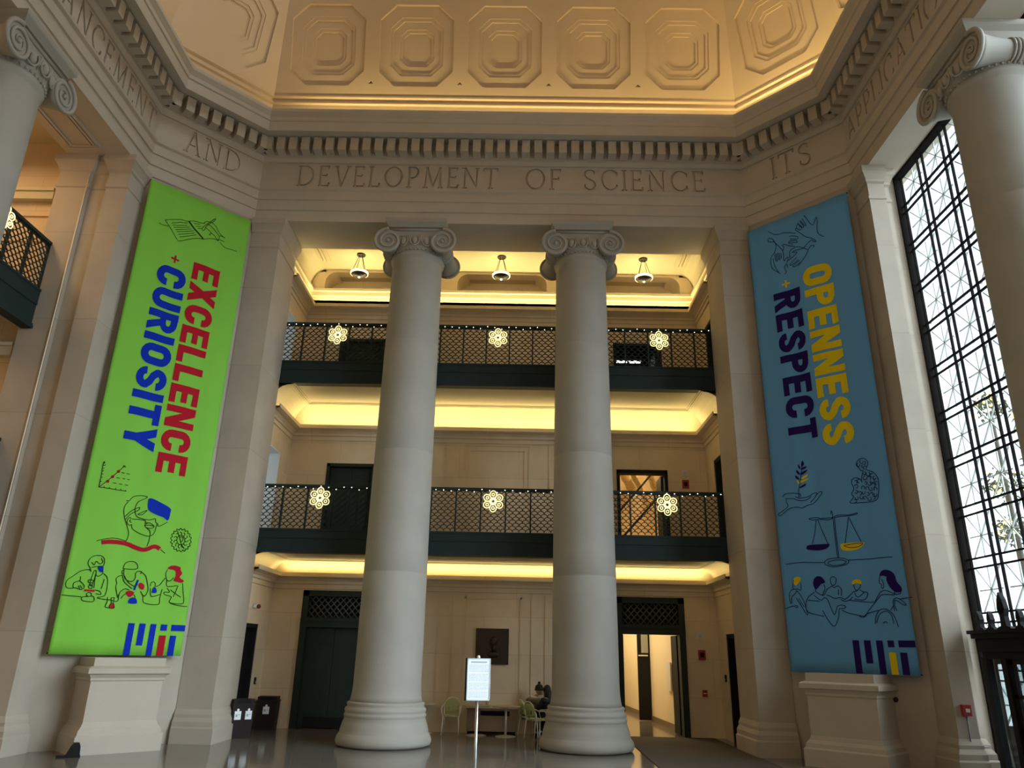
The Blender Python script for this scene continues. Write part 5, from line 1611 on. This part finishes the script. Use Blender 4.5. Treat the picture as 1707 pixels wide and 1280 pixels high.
part(t, 'grille', BLACKM, [((-0.28, -0.205, 0.42), (0.45, -0.20, 0.53))] + [((-0.27+0.06*i, -0.212, 0.42), (-0.26+0.06*i, -0.204, 0.53)) for i in range(12)])
part(t, 'foot_recess', BLACKM, [((-0.60, -0.18, 0), (0.60, 0, 0.06))])

# ---- bronze plaque with a profile head in relief
t = empty('plaque', (-0.62, GB-0.002, 2.06)); tag(t, 'dark bronze plaque with a bust in relief on the rear wall', 'plaque')
mb = MB()
mb.box((-0.43, -0.045, -0.44), (0.43, 0.0, 0.44)); mb.make('panel', BRONZE, t)
mb = MB()
for a, b in (((-0.43, -0.065, -0.44), (-0.39, -0.045, 0.44)), ((0.39, -0.065, -0.44), (0.43, -0.045, 0.44)), ((-0.43, -0.065, 0.40), (0.43, -0.045, 0.44)), ((-0.43, -0.065, -0.44), (0.43, -0.045, -0.40))): mb.box(a, b)
mb.make('border', BRONZE, t)
mb = MB()
mb.ball((0.03, -0.045, 0.12), 0.10, 16, sc=(0.95, 0.40, 1.25)); mb.ball((0.06, -0.045, 0.15), 0.09, 14, sc=(0.9, 0.45, 1.0)); mb.ball((-0.065, -0.05, 0.10), 0.025, 8, sc=(1.0, 0.7, 1.2)); mb.ball((-0.045, -0.05, 0.03), 0.035, 10, sc=(0.9, 0.6, 0.9)); mb.ball((-0.03, -0.05, 0.0), 0.035, 10, sc=(1, 0.6, 0.8))
mb.tube([(0.04, -0.05, 0.02), (0.05, -0.045, -0.12)], [0.055, 0.07], 12)
mb.ball((0.03, -0.04, -0.20), 0.16, 16, sc=(1.0, 0.22, 0.55))
mb.make('bust_relief', BRONZE, t)
mb = MB()
for zz in (-0.335, -0.365): mb.box((-0.25, -0.052, zz), (0.25, -0.044, zz+0.012))
mb.make('raised_lines', BRONZE, t)

# ---- sign stand in the foreground
t = empty('sign_stand', (-0.515, 11.0, 0), 0.36)
tag(t, 'white notice on a steel pole stand in front of the plaque', 'sign stand')
mb = MB(); mb.lathe([(0.20, 0), (0.20, 0.015), (0.16, 0.03), (0.03, 0.045)], n=28); mb.make('base', STEEL, t)
mb = MB(); mb.tube([(0, 0, 0.03), (0, 0, 1.30)], 0.021, 14); mb.make('pole', STEEL, t)
part(t, 'back_frame', BLACKM, [((-0.172, -0.010, 1.285), (0.180, 0.035, 1.825))])
part(t, 'frame', STEEL, [((-0.165, -0.024, 1.285), (-0.152, -0.01, 1.825)), ((0.160, -0.024, 1.285), (0.173, -0.01, 1.825)), ((-0.165, -0.024, 1.285), (0.173, -0.01, 1.298)), ((-0.165, -0.024, 1.812), (0.173, -0.01, 1.825))])
mb = MB(); mb.box((-0.155, -0.018, 1.295), (0.163, -0.0105, 1.815), 0)
random.seed(3)
mb.box((-0.11, -0.0195, 1.765), (0.12, -0.018, 1.785), 1)
for i in range(26):
    z = 1.735-0.0165*i
    if i in (6, 13, 20): continue
    x = -0.135
    while x < 0.13:
        w = random.uniform(0.008, 0.03)
        mb.box((x, -0.0192, z), (min(x+w, 0.142), -0.018, z+0.0055), 1)
        x += w+0.006
mb.make('notice_sheet', [WHITEP, INK], t)
mb = MB(); mb.lathe([(0.02, 1.825), (0.025, 1.835), (0.018, 1.86), (0.0, 1.865)], n=12); mb.make('knob', CHROME, t)

# ---- waste bins
BIN = mat('brown_black_bin', (0.022, 0.015, 0.013), 0.7, spec=0.25)
def bin_(x, y, rz, w, d, h, lab, slots):
    t = empty('waste_bin', (x, y, 0), rz); tag(t, lab, 'bin', 'waste bins by the left doors')
    mb = MB(); mb.stack([([(-w*0.46, -d*0.46), (w*0.46, -d*0.46), (w*0.46, d*0.46), (-w*0.46, d*0.46)], 0), ([(-w/2, -d/2), (w/2, -d/2), (w/2, d/2), (-w/2, d/2)], h*0.85)]); mb.make('body', BIN, t)
    mb = MB(); mb.box((-w*0.52, -d*0.52, h*0.85), (w*0.52, d*0.52, h*0.89)); mb.box((-w*0.47, -d*0.47, h*0.89), (w*0.47, d*0.47, h)); mb.make('lid', BIN, t)
    mb = MB(); mb.box((-w*0.33, -d*0.475, h*0.90), (w*0.33, -d*0.465, h*0.98)); mb.make('opening', BLACKM, t)
    for i in range(slots):
        sx = 0 if slots == 1 else (-0.25+0.5*i)*w
        mb = MB(); mb.box((sx-0.075, -d/2-0.004, h*0.48), (sx+0.075, -d/2+0.004, h*0.70), 0); mb.box((sx-0.05, -d/2-0.006, h*0.56), (sx-0.01, -d/2-0.003, h*0.62), 1); mb.box((sx-0.0, -d/2-0.006, h*0.60), (sx+0.05, -d/2-0.003, h*0.615), 1)
        mb.lathe([(0.028, 0), (0.028, 0.005)], (sx, 0, 0), 12, 0, Matrix.Translation((0, -d/2+0.004, h*0.73)) @ Matrix.Rotation(PI/2, 4, 'X') @ Matrix.Translation((0, 0, 0)))
        mb.make('sorting_label', [WHITEP, INK], t)
bin_(-6.22, 18.32, 0.75, 0.50, 0.45, 0.80, 'double black recycling bin with two white labels by the left side door', 2)
bin_(-6.17, 20.25, 0.12, 0.50, 0.46, 0.76, 'single brown-black waste bin with a white label in the rear left corner', 1)

# ---- small wall devices
def dev(name, lab, cat, loc, rz, pieces, group=None):
    t = empty(name, loc, rz); tag(t, lab, cat, group)
    for pn, m, bx in pieces: part(t, pn, m, bx)
    return t
def strobe(x, y, z, rz, lab):
    return dev('strobe_light', lab, 'strobe light', (x, y, z), rz, [('back_plate', WHITEPL, [((-0.07, -0.03, -0.08), (0.07, 0, 0.08))]), ('lens', STEEL, [((-0.04, -0.05, -0.03), (0.04, -0.03, 0.03))])], 'strobe lights on the rear wall')
strobe(4.80, GB, 2.43, 0, 'white strobe light on the ground floor rear wall right of the open doorway')
strobe(4.65, GB, 6.77, 0, 'white strobe light on the second gallery rear wall')
dev('alarm_horn', 'red alarm horn below the strobe light right of the open doorway', 'alarm horn', (4.82, GB, 1.96), 0, [('body', REDP, [((-0.09, -0.05, -0.12), (0.09, 0, 0.12))]), ('grille', BLACKM, [((-0.05, -0.055, -0.06), (0.05, -0.05, 0.06))])])
dev('alarm_horn', 'red alarm horn on the second gallery rear wall', 'alarm horn', (4.66, GB, 6.44), 0, [('body', REDP, [((-0.09, -0.05, -0.12), (0.09, 0, 0.12))]), ('grille', BLACKM, [((-0.05, -0.055, -0.06), (0.05, -0.05, 0.06))])])
dev('pull_station', 'small red fire pull station low on the rear wall right of the open doorway', 'fire pull station', (4.84, GB, 1.04), 0, [('body', REDP, [((-0.06, -0.045, -0.08), (0.06, 0, 0.08))]), ('handle', WHITEPL, [((-0.04, -0.055, -0.01), (0.04, -0.045, 0.01))])])
t = dev('fire_alarm', 'red fire alarm with conduit on the bright pier beside the window', 'fire alarm', (7.96, 14.40, 1.12), 0, [('body', REDP, [((-0.075, -0.07, -0.09), (0.075, 0, 0.09))]), ('lens', WHITEPL, [((-0.03, -0.085, -0.03), (0.04, -0.07, 0.03))])])
mb = MB(); mb.tube([(0.0, -0.015, -0.09), (0.0, -0.015, -0.58), (0.30, -0.015, -0.58)], 0.011, 8); mb.make('conduit', mat('grey_conduit', (0.12, 0.11, 0.11), 0.5), t)
dev('card_reader', 'small dark card reader on the left side wall beside the dark door', 'card reader', (X0-GH, 20.05, 1.12), PI/2, [('body', BLACKM, [((-0.04, -0.03, -0.08), (0.04, 0, 0.08))]), ('key_panel', STEEL, [((-0.02, -0.034, -0.05), (0.02, -0.03, -0.01))])], 'card readers')
dev('card_reader', 'small dark card reader on the right side wall beside the dark door', 'card reader', (X0+GH, 20.05, 1.42), -PI/2, [('body', BLACKM, [((-0.04, -0.03, -0.08), (0.04, 0, 0.08))]), ('key_panel', STEEL, [((-0.02, -0.034, -0.05), (0.02, -0.03, -0.01))])], 'card readers')
t = empty('security_camera', (X0-GH, 19.22, 2.87)); tag(t, 'small dome security camera above the left dark door', 'camera')
mb = MB(); mb.tube([(0, 0, 0), (0.10, 0, 0)], 0.05, 14); mb.make('mount', WHITEPL, t)
mb = MB(); mb.ball((0.14, 0, -0.01), 0.055, 12); mb.make('lens_dome', mat('dark_red_dome', (0.10, 0.02, 0.02), 0.1), t)
mb = MB(); mb.box((0, 0, 0), (0.004, 0.20, 0.30)); tag(mb.make('door_notice', mat('cream_notice', (0.72, 0.66, 0.52), 0.6), None, (X0-GH-0.165, 18.64, 1.18)), 'cream paper notice on the dark left side door', 'notice')
mb = MB(); mb.box((-0.004, 0, 0), (0, 0.20, 0.42)); tag(mb.make('door_notice', WHITEP, None, (X0+GH+0.165, 18.80, 1.15)), 'white paper notice on the dark right side door', 'notice')
mb = MB(); mb.lathe([(0.05, 0), (0.05, 0.03), (0.03, 0.05), (0.0, 0.055)], n=14, mx=Matrix.Translation((7.30, 15.54, 1.22)) @ Matrix.Rotation(-PI/4, 4, 'Z') @ Matrix.Rotation(PI/2, 4, 'X'))
tag(mb.make('wall_boss', BRONZE), 'small bronze boss on the wall right of the blue banner pedestal', 'boss')

mb = MB(); mb.tube([(-9.955, 14.385, 0.0), (-9.955, 14.385, 12.3)], 0.014, 8)  # pale tube added to imitate gallery light catching the pier edge
tag(mb.make('lit_edge_strip', mat('lit_edge_tone', (0.75, 0.66, 0.52), 0.5)), 'thin pale strip imitating a lit edge on the pier left of the green banner', 'cable')  # no real cable, added strip for the lit pier edge

# ---- floor mat, black floor box
mb = MB(); mb.prism([(2.60, 13.0), (5.0, 13.0), (5.0, 20.55), (2.72, 20.55)], 0.0, 0.012)
tag(mb.make('floor_mat', mat('brown_mat', (0.075, 0.055, 0.04), 0.9, noise=0.2, nscale=80, bump=0.3, bscale=200)), 'large brown entrance mat leading to the open doorway', 'mat')
t = empty('floor_box', (-7.88, 14.70, 0), 0.5); tag(t, 'small black floor-standing box on a flat plate by the green banner pedestal', 'floor box')
part(t, 'plate', BLACKM, [((-0.24, -0.12, 0), (0.14, 0.12, 0.02))])
mb = MB(); mb.stack([([(-0.10, -0.09), (0.13, -0.09), (0.13, 0.09), (-0.10, 0.09)], 0.02), ([(-0.04, -0.08), (0.12, -0.08), (0.12, 0.08), (-0.04, 0.08)], 0.16), ([(0.0, -0.06), (0.09, -0.06), (0.09, 0.06), (0.0, 0.06)], 0.23)]); mb.make('body', BLACKM, t)

# ---- bronze entrance vestibule at the foot of the window
t = empty('entrance_vestibule', (8.36, 13.16, 0)); tag(t, 'dark bronze entrance enclosure with leaf-shaped finials at the foot of the window', 'entrance enclosure')
part(t, 'header', BLACKM, [((-0.05, -1.15, 2.10), (0.62, 1.10, 2.32)), ((-0.12, -1.18, 2.32), (0.62, 1.16, 2.40)), ((-0.16, -1.2, 2.40), (0.62, 1.20, 2.46)), ((-0.02, -1.15, 1.98), (0.62, 1.06, 2.10))])
for y in (1.02, 0.46, -0.45, -1.02):
    part(t, 'post', BLACKM, [((-0.04, y-0.07, 0), (0.10, y+0.07, 2.0))])
part(t, 'side_panel', BLACKM, [((0.10, 0.97, 0), (0.62, 1.0, 0.9)), ((0.10, 0.97, 0), (0.16, 1.0, 2.0)), ((0.10, 0.97, 1.9), (0.62, 1.0, 2.0))])
part(t, 'door_leaf', BLACKM, [((0.0, -0.38, 0), (0.06, -0.26, 2.0)), ((0.0, 0.28, 0), (0.06, 0.39, 2.0)), ((0.0, -0.38, 0), (0.06, 0.39, 0.9)), ((0.0, -0.38, 1.9), (0.06, 0.39, 2.0)), ((0.0, -0.38, 1.36), (0.06, 0.39, 1.42))])
part(t, 'glass', glass_('smoked_glass', (0.55, 0.58, 0.58), 0.12), [((0.02, -0.98, 0.05), (0.03, 0.98, 1.98))])
def finial(y, h, w):
    mb = MB()
    vs = [(0.02, y-w*1.5, 2.46), (0.02, y-w*1.2, 2.50), (0.02, y-w*0.55, 2.52), (0.02, y-w*0.45, 2.46+0.35*h), (0.02, y-w*0.75, 2.46+0.55*h), (0.02, y-w*0.5, 2.46+0.8*h), (0.02, y+0.0, 2.46+h), (0.02, y+w*0.5, 2.46+0.8*h), (0.02, y+w*0.75, 2.46+0.55*h), (0.02, y+w*0.45, 2.46+0.35*h), (0.02, y+w*0.55, 2.52), (0.02, y+w*1.2, 2.50), (0.02, y+w*1.5, 2.46)]
    n_ = len(vs)
    mb.add(vs + [(0.10, b, z) for _, b, z in vs], [tuple(range(n_)), tuple(range(2*n_-1, n_-1, -1))] + [(i, n_+i, n_+(i+1) % n_, (i+1) % n_) for i in range(n_)])
    mb.ball((0.06, y, 2.46+0.6*h), w*0.55, 8, sc=(1.2, 0.8, 1.7))
    mb.make('finial', BLACKM, t)
for y, h, w in ((1.08, 0.34, 0.085), (0.76, 0.32, 0.08), (0.36, 0.62, 0.14), (-0.06, 0.32, 0.08), (-0.42, 0.62, 0.14), (-0.8, 0.32, 0.08), (-1.1, 0.34, 0.085)): finial(y, h, w)

# ---- trees with golden lights outside the window
LEAFM = mat('dark_twigs', (0.07, 0.075, 0.035), 0.8)
BARK = mat('bark', (0.05, 0.04, 0.03), 0.9)
def lit_tree(x, y, clumps, h, lab, seed):
    random.seed(seed)
    t = empty('lit_tree', (x, y, -0.9)); tag(t, lab, 'tree', 'trees with golden lights outside')
    mb = MB(); mb.tube([(0, 0, 0), (0.03, 0.02, h*0.5), (0, 0, h)], [0.11, 0.08, 0.04], 8); mb.make('trunk', BARK, t)
    mb = MB(); gb = MB()
    for cy_2, cz, r in clumps:
        for i in range(150):
            d = Vector((random.gauss(0, 1), random.gauss(0, 1), random.gauss(0, 0.75))).normalized()*r*random.uniform(0.3, 1.0)
            p = Vector((0, cy_2, cz)) + d
            q = p + Vector((random.uniform(-1, 1), random.uniform(-1, 1), random.uniform(-1, 1)))*0.12
            mb.tube([p, (p+q)/2+Vector((0, 0, 0.02)), q], [0.016, 0.02, 0.004], 4)
        mb.tube([(0, 0, cz-r*0.6), (0, cy_2*0.6, cz-0.2*r), (0, cy_2, cz)], 0.03, 6)
        for i in range(16):
            d = Vector((random.gauss(-0.4, 0.8), random.gauss(0, 1), random.gauss(0, 0.8))).normalized()*r*random.uniform(0.5, 1.0)
            gb.ball(Vector((0, cy_2, cz)) + d, 0.042, 6)
    mb.make('crown', LEAFM, t); o = gb.make('light_bulbs', GOLDB, t)
lit_tree(11.5, 17.45, [(0.0, 8.75, 0.42), (0.05, 6.80, 0.46), (0.0, 5.70, 0.46)], 8.6, 'slim tree with clumps of golden lights outside the window, farther one', 5)
lit_tree(11.8, 16.55, [(0.0, 8.3, 0.36), (0.0, 7.0, 0.4)], 8.2, 'slim tree with clumps of golden lights outside the window, nearer the column', 9)

# ================================================================== PEOPLE (seated, seen from behind)
SKIN = mat('skin', (0.45, 0.27, 0.19), 0.55)
def skinned(name, joints, bones, m, parent, root=0, sub=2):
    me = bpy.data.meshes.new(name)
    bm = bmesh.new()
    lay = bm.verts.layers.skin.verify()
    V = [bm.verts.new(p) for p, r in joints]
    for a, b in bones: bm.edges.new((V[a], V[b]))
    for v, (p, r) in zip(V, joints):
        v[lay].radius = (r, r) if not isinstance(r, tuple) else r
        v[lay].use_root = False
    V[root][lay].use_root = True
    bm.to_mesh(me); bm.free()
    me.materials.append(m)
    o = bpy.data.objects.new(name, me); C.objects.link(o)
    sk = o.modifiers.new('skin', 'SKIN'); sk.use_smooth_shade = True
    ss = o.modifiers.new('sub', 'SUBSURF'); ss.levels = sub; ss.render_levels = sub
    if parent: o.parent = parent
    return o
def person(loc, rz, lean, lab, jacket, trousers, shoe, hatted, hair_m):
    """seated figure facing local -y; hips at the origin height of a chair seat"""
    t = empty('person', loc, rz); tag(t, lab, 'person', 'seated people by the right column')
    L = lean
    J = [((0, 0.02, 0.52), 0.115), ((0, 0.02-0.10*L, 0.66), 0.105), ((0, 0.02-0.24*L, 0.82), 0.115), ((0, 0.02-0.36*L, 0.93), 0.075), ((0, 0.0-0.46*L, 0.985), 0.048), ((0, -0.02-0.52*L, 1.03), 0.05)]
    B = [(0, 1), (1, 2), (2, 3), (3, 4), (4, 5)]
    for s in (-1, 1):
        k = len(J)
        J += [((s*0.09, 0.0, 0.51), 0.085), ((s*0.11, -0.22, 0.52), 0.075), ((s*0.11, -0.40, 0.49), 0.055), ((s*0.11, -0.41, 0.26), 0.05), ((s*0.11, -0.40, 0.07), 0.033), ((s*0.115, -0.50, 0.035), 0.03)]
        B += [(0, k), (k, k+1), (k+1, k+2), (k+2, k+3), (k+3, k+4), (k+4, k+5)]
        k = len(J)
        sh = Vector((s*0.165, 0.02-0.31*L, 0.88))
        el = Vector((s*0.23, -0.12-0.30*L, 0.70)); wr = Vector((s*0.12, -0.32-0.22*L, 0.68))
        J += [(tuple(sh), 0.055), (tuple(el), 0.042), (tuple(wr), 0.027), (tuple(wr+Vector((-s*0.03, -0.055, 0.0))), 0.028)]
        B += [(3, k), (k, k+1), (k+1, k+2), (k+2, k+3)]
        kp = k+3
        for f in range(4):
            b = wr + Vector((-s*0.03 + s*(f-1.5)*0.018, -0.085, 0.004))
            j = len(J)
            J += [(tuple(b), 0.009), (tuple(b+Vector((-s*0.006, -0.035+0.004*abs(f-1), -0.004))), 0.0085), (tuple(b+Vector((-s*0.01, -0.055+0.006*abs(f-1), -0.024))), 0.0075)]
            B += [(kp, j), (j, j+1), (j+1, j+2)]
        j = len(J)
        b = wr + Vector((-s*0.062, -0.045, 0.012))
        J += [(tuple(b), 0.0095), (tuple(b+Vector((-s*0.014, -0.035, 0.0))), 0.0085)]
        B += [(k+3, j), (j, j+1)]
    body = skinned('body', J, B, SKIN, t)
    t.scale = (1.06, 1.06, 0.92) if hatted else (0.94, 0.94, 0.94)
    # head with face, part of the figure
    hc = Vector((0, -0.04-0.58*L, 1.12))
    mb = MB()
    mb.ball(hc, 0.092, 18, sc=(0.84, 1.0, 1.22)); mb.ball(hc+Vector((0, -0.03, -0.055)), 0.062, 14, sc=(0.85, 0.95, 0.9))
    mb.ball(hc+Vector((0, -0.098, -0.012)), 0.017, 8, sc=(0.8, 1.2, 1.5))
    for s in (-1, 1): mb.ball(hc+Vector((s*0.078, 0.01, -0.005)), 0.022, 8, sc=(0.45, 0.8, 1.3))
    mb.make('head', SKIN, t)
    mb = MB()
    for s in (-1, 1): mb.ball(hc+Vector((s*0.032, -0.086, 0.012)), 0.010, 8)
    mb.make('eyes', BLACKM, t)
    mb = MB(); mb.ball(hc+Vector((0, -0.084, -0.058)), 0.022, 8, sc=(1, 0.4, 0.3)); mb.make('mouth', mat('lips', (0.35, 0.12, 0.10), 0.5), t)
    # jacket
    Jk = [((0, 0.02, 0.53), (0.18, 0.155)), ((0, 0.02-0.10*L, 0.66), (0.185, 0.155)), ((0, 0.02-0.24*L, 0.82), (0.195, 0.15)), ((0, 0.02-0.36*L, 0.93), (0.13, 0.105))]
    Bk = [(0, 1), (1, 2), (2, 3)]
    for s in (-1, 1):
        k = len(Jk)
        sh = Vector((s*0.165, 0.02-0.31*L, 0.88)); el = Vector((s*0.235, -0.12-0.30*L, 0.69)); wr = Vector((s*0.125, -0.31-0.22*L, 0.68))
        Jk += [(tuple(sh), 0.098), (tuple((sh+el)/2), 0.066), (tuple(el), 0.06), (tuple(wr), 0.044)]
        Bk += [(3, k), (k, k+1), (k+1, k+2), (k+2, k+3)]
    skinned('jacket', Jk, Bk, jacket, t)
    Jt = [((0, 0.02, 0.52), (0.15, 0.12))]; Bt = []
    for s in (-1, 1):
        k = len(Jt)
        Jt += [((s*0.09, -0.02, 0.52), 0.095), ((s*0.11, -0.22, 0.53), 0.086), ((s*0.11, -0.40, 0.495), 0.068), ((s*0.11, -0.41, 0.26), 0.062), ((s*0.11, -0.40, 0.10), 0.05)]
        Bt += [(0, k), (k, k+1), (k+1, k+2), (k+2, k+3), (k+3, k+4)]
    skinned('trousers', Jt, Bt, trousers, t)
    for s in (-1, 1):
        mb = MB(); mb.ball((s*0.112, -0.455, 0.045), 0.05, 12, sc=(0.9, 2.3, 0.9)); mb.make('shoe', shoe, t)
    if hatted:
        mb = MB()
        mb.lathe([(0.100, 0.0), (0.106, 0.01), (0.106, 0.045), (0.100, 0.05), (0.098, 0.08), (0.082, 0.12), (0.052, 0.155), (0.01, 0.17)], tuple(hc+Vector((0, 0.01, 0.01))), 22)
        mb.ball(hc+Vector((0, 0.01, 0.205)), 0.036, 12); mb.make('bobble_hat', hair_m, t)
        mb = MB(); mb.tube([(0.105*math.cos(a), -0.395*L+0.085*math.sin(a), 0.955+0.015*math.sin(a)) for a in [2*PI*i/18 for i in range(18)]], 0.026, 8, closed=True); mb.make('collar', mat('white_collar', (0.75, 0.72, 0.66), 0.8), t)
    else:
        mb = MB()
        mb.ball(hc+Vector((0, 0.018, 0.025)), 0.108, 18, sc=(0.93, 0.98, 1.12))
        mb.tube([hc+Vector((0, 0.05, 0.02)), hc+Vector((0, 0.075, -0.10)), hc+Vector((0, 0.09, -0.23)), hc+Vector((0, 0.085, -0.36))], [0.09, 0.105, 0.105, 0.06], 12); mb.make('hair', hair_m, t)
    return t
person((0.36, 20.05, 0), 2.0, 0.38, 'seated person in a tan jacket, white collar and dark bobble hat', mat('tan_jacket', (0.16, 0.115, 0.06), 0.85), mat('dark_trousers', (0.03, 0.028, 0.03), 0.8), BLACKM, True, mat('dark_knit', (0.03, 0.018, 0.012), 0.95, bump=0.5, bscale=150))
person((0.84, 19.78, 0), -2.6, 0.15, 'seated person in black with long black hair, half hidden by the right column', mat('black_coat', (0.012, 0.011, 0.012), 0.8), mat('black_trousers', (0.015, 0.015, 0.02), 0.8), BLACKM, False, mat('black_hair', (0.008, 0.007, 0.007), 0.5))
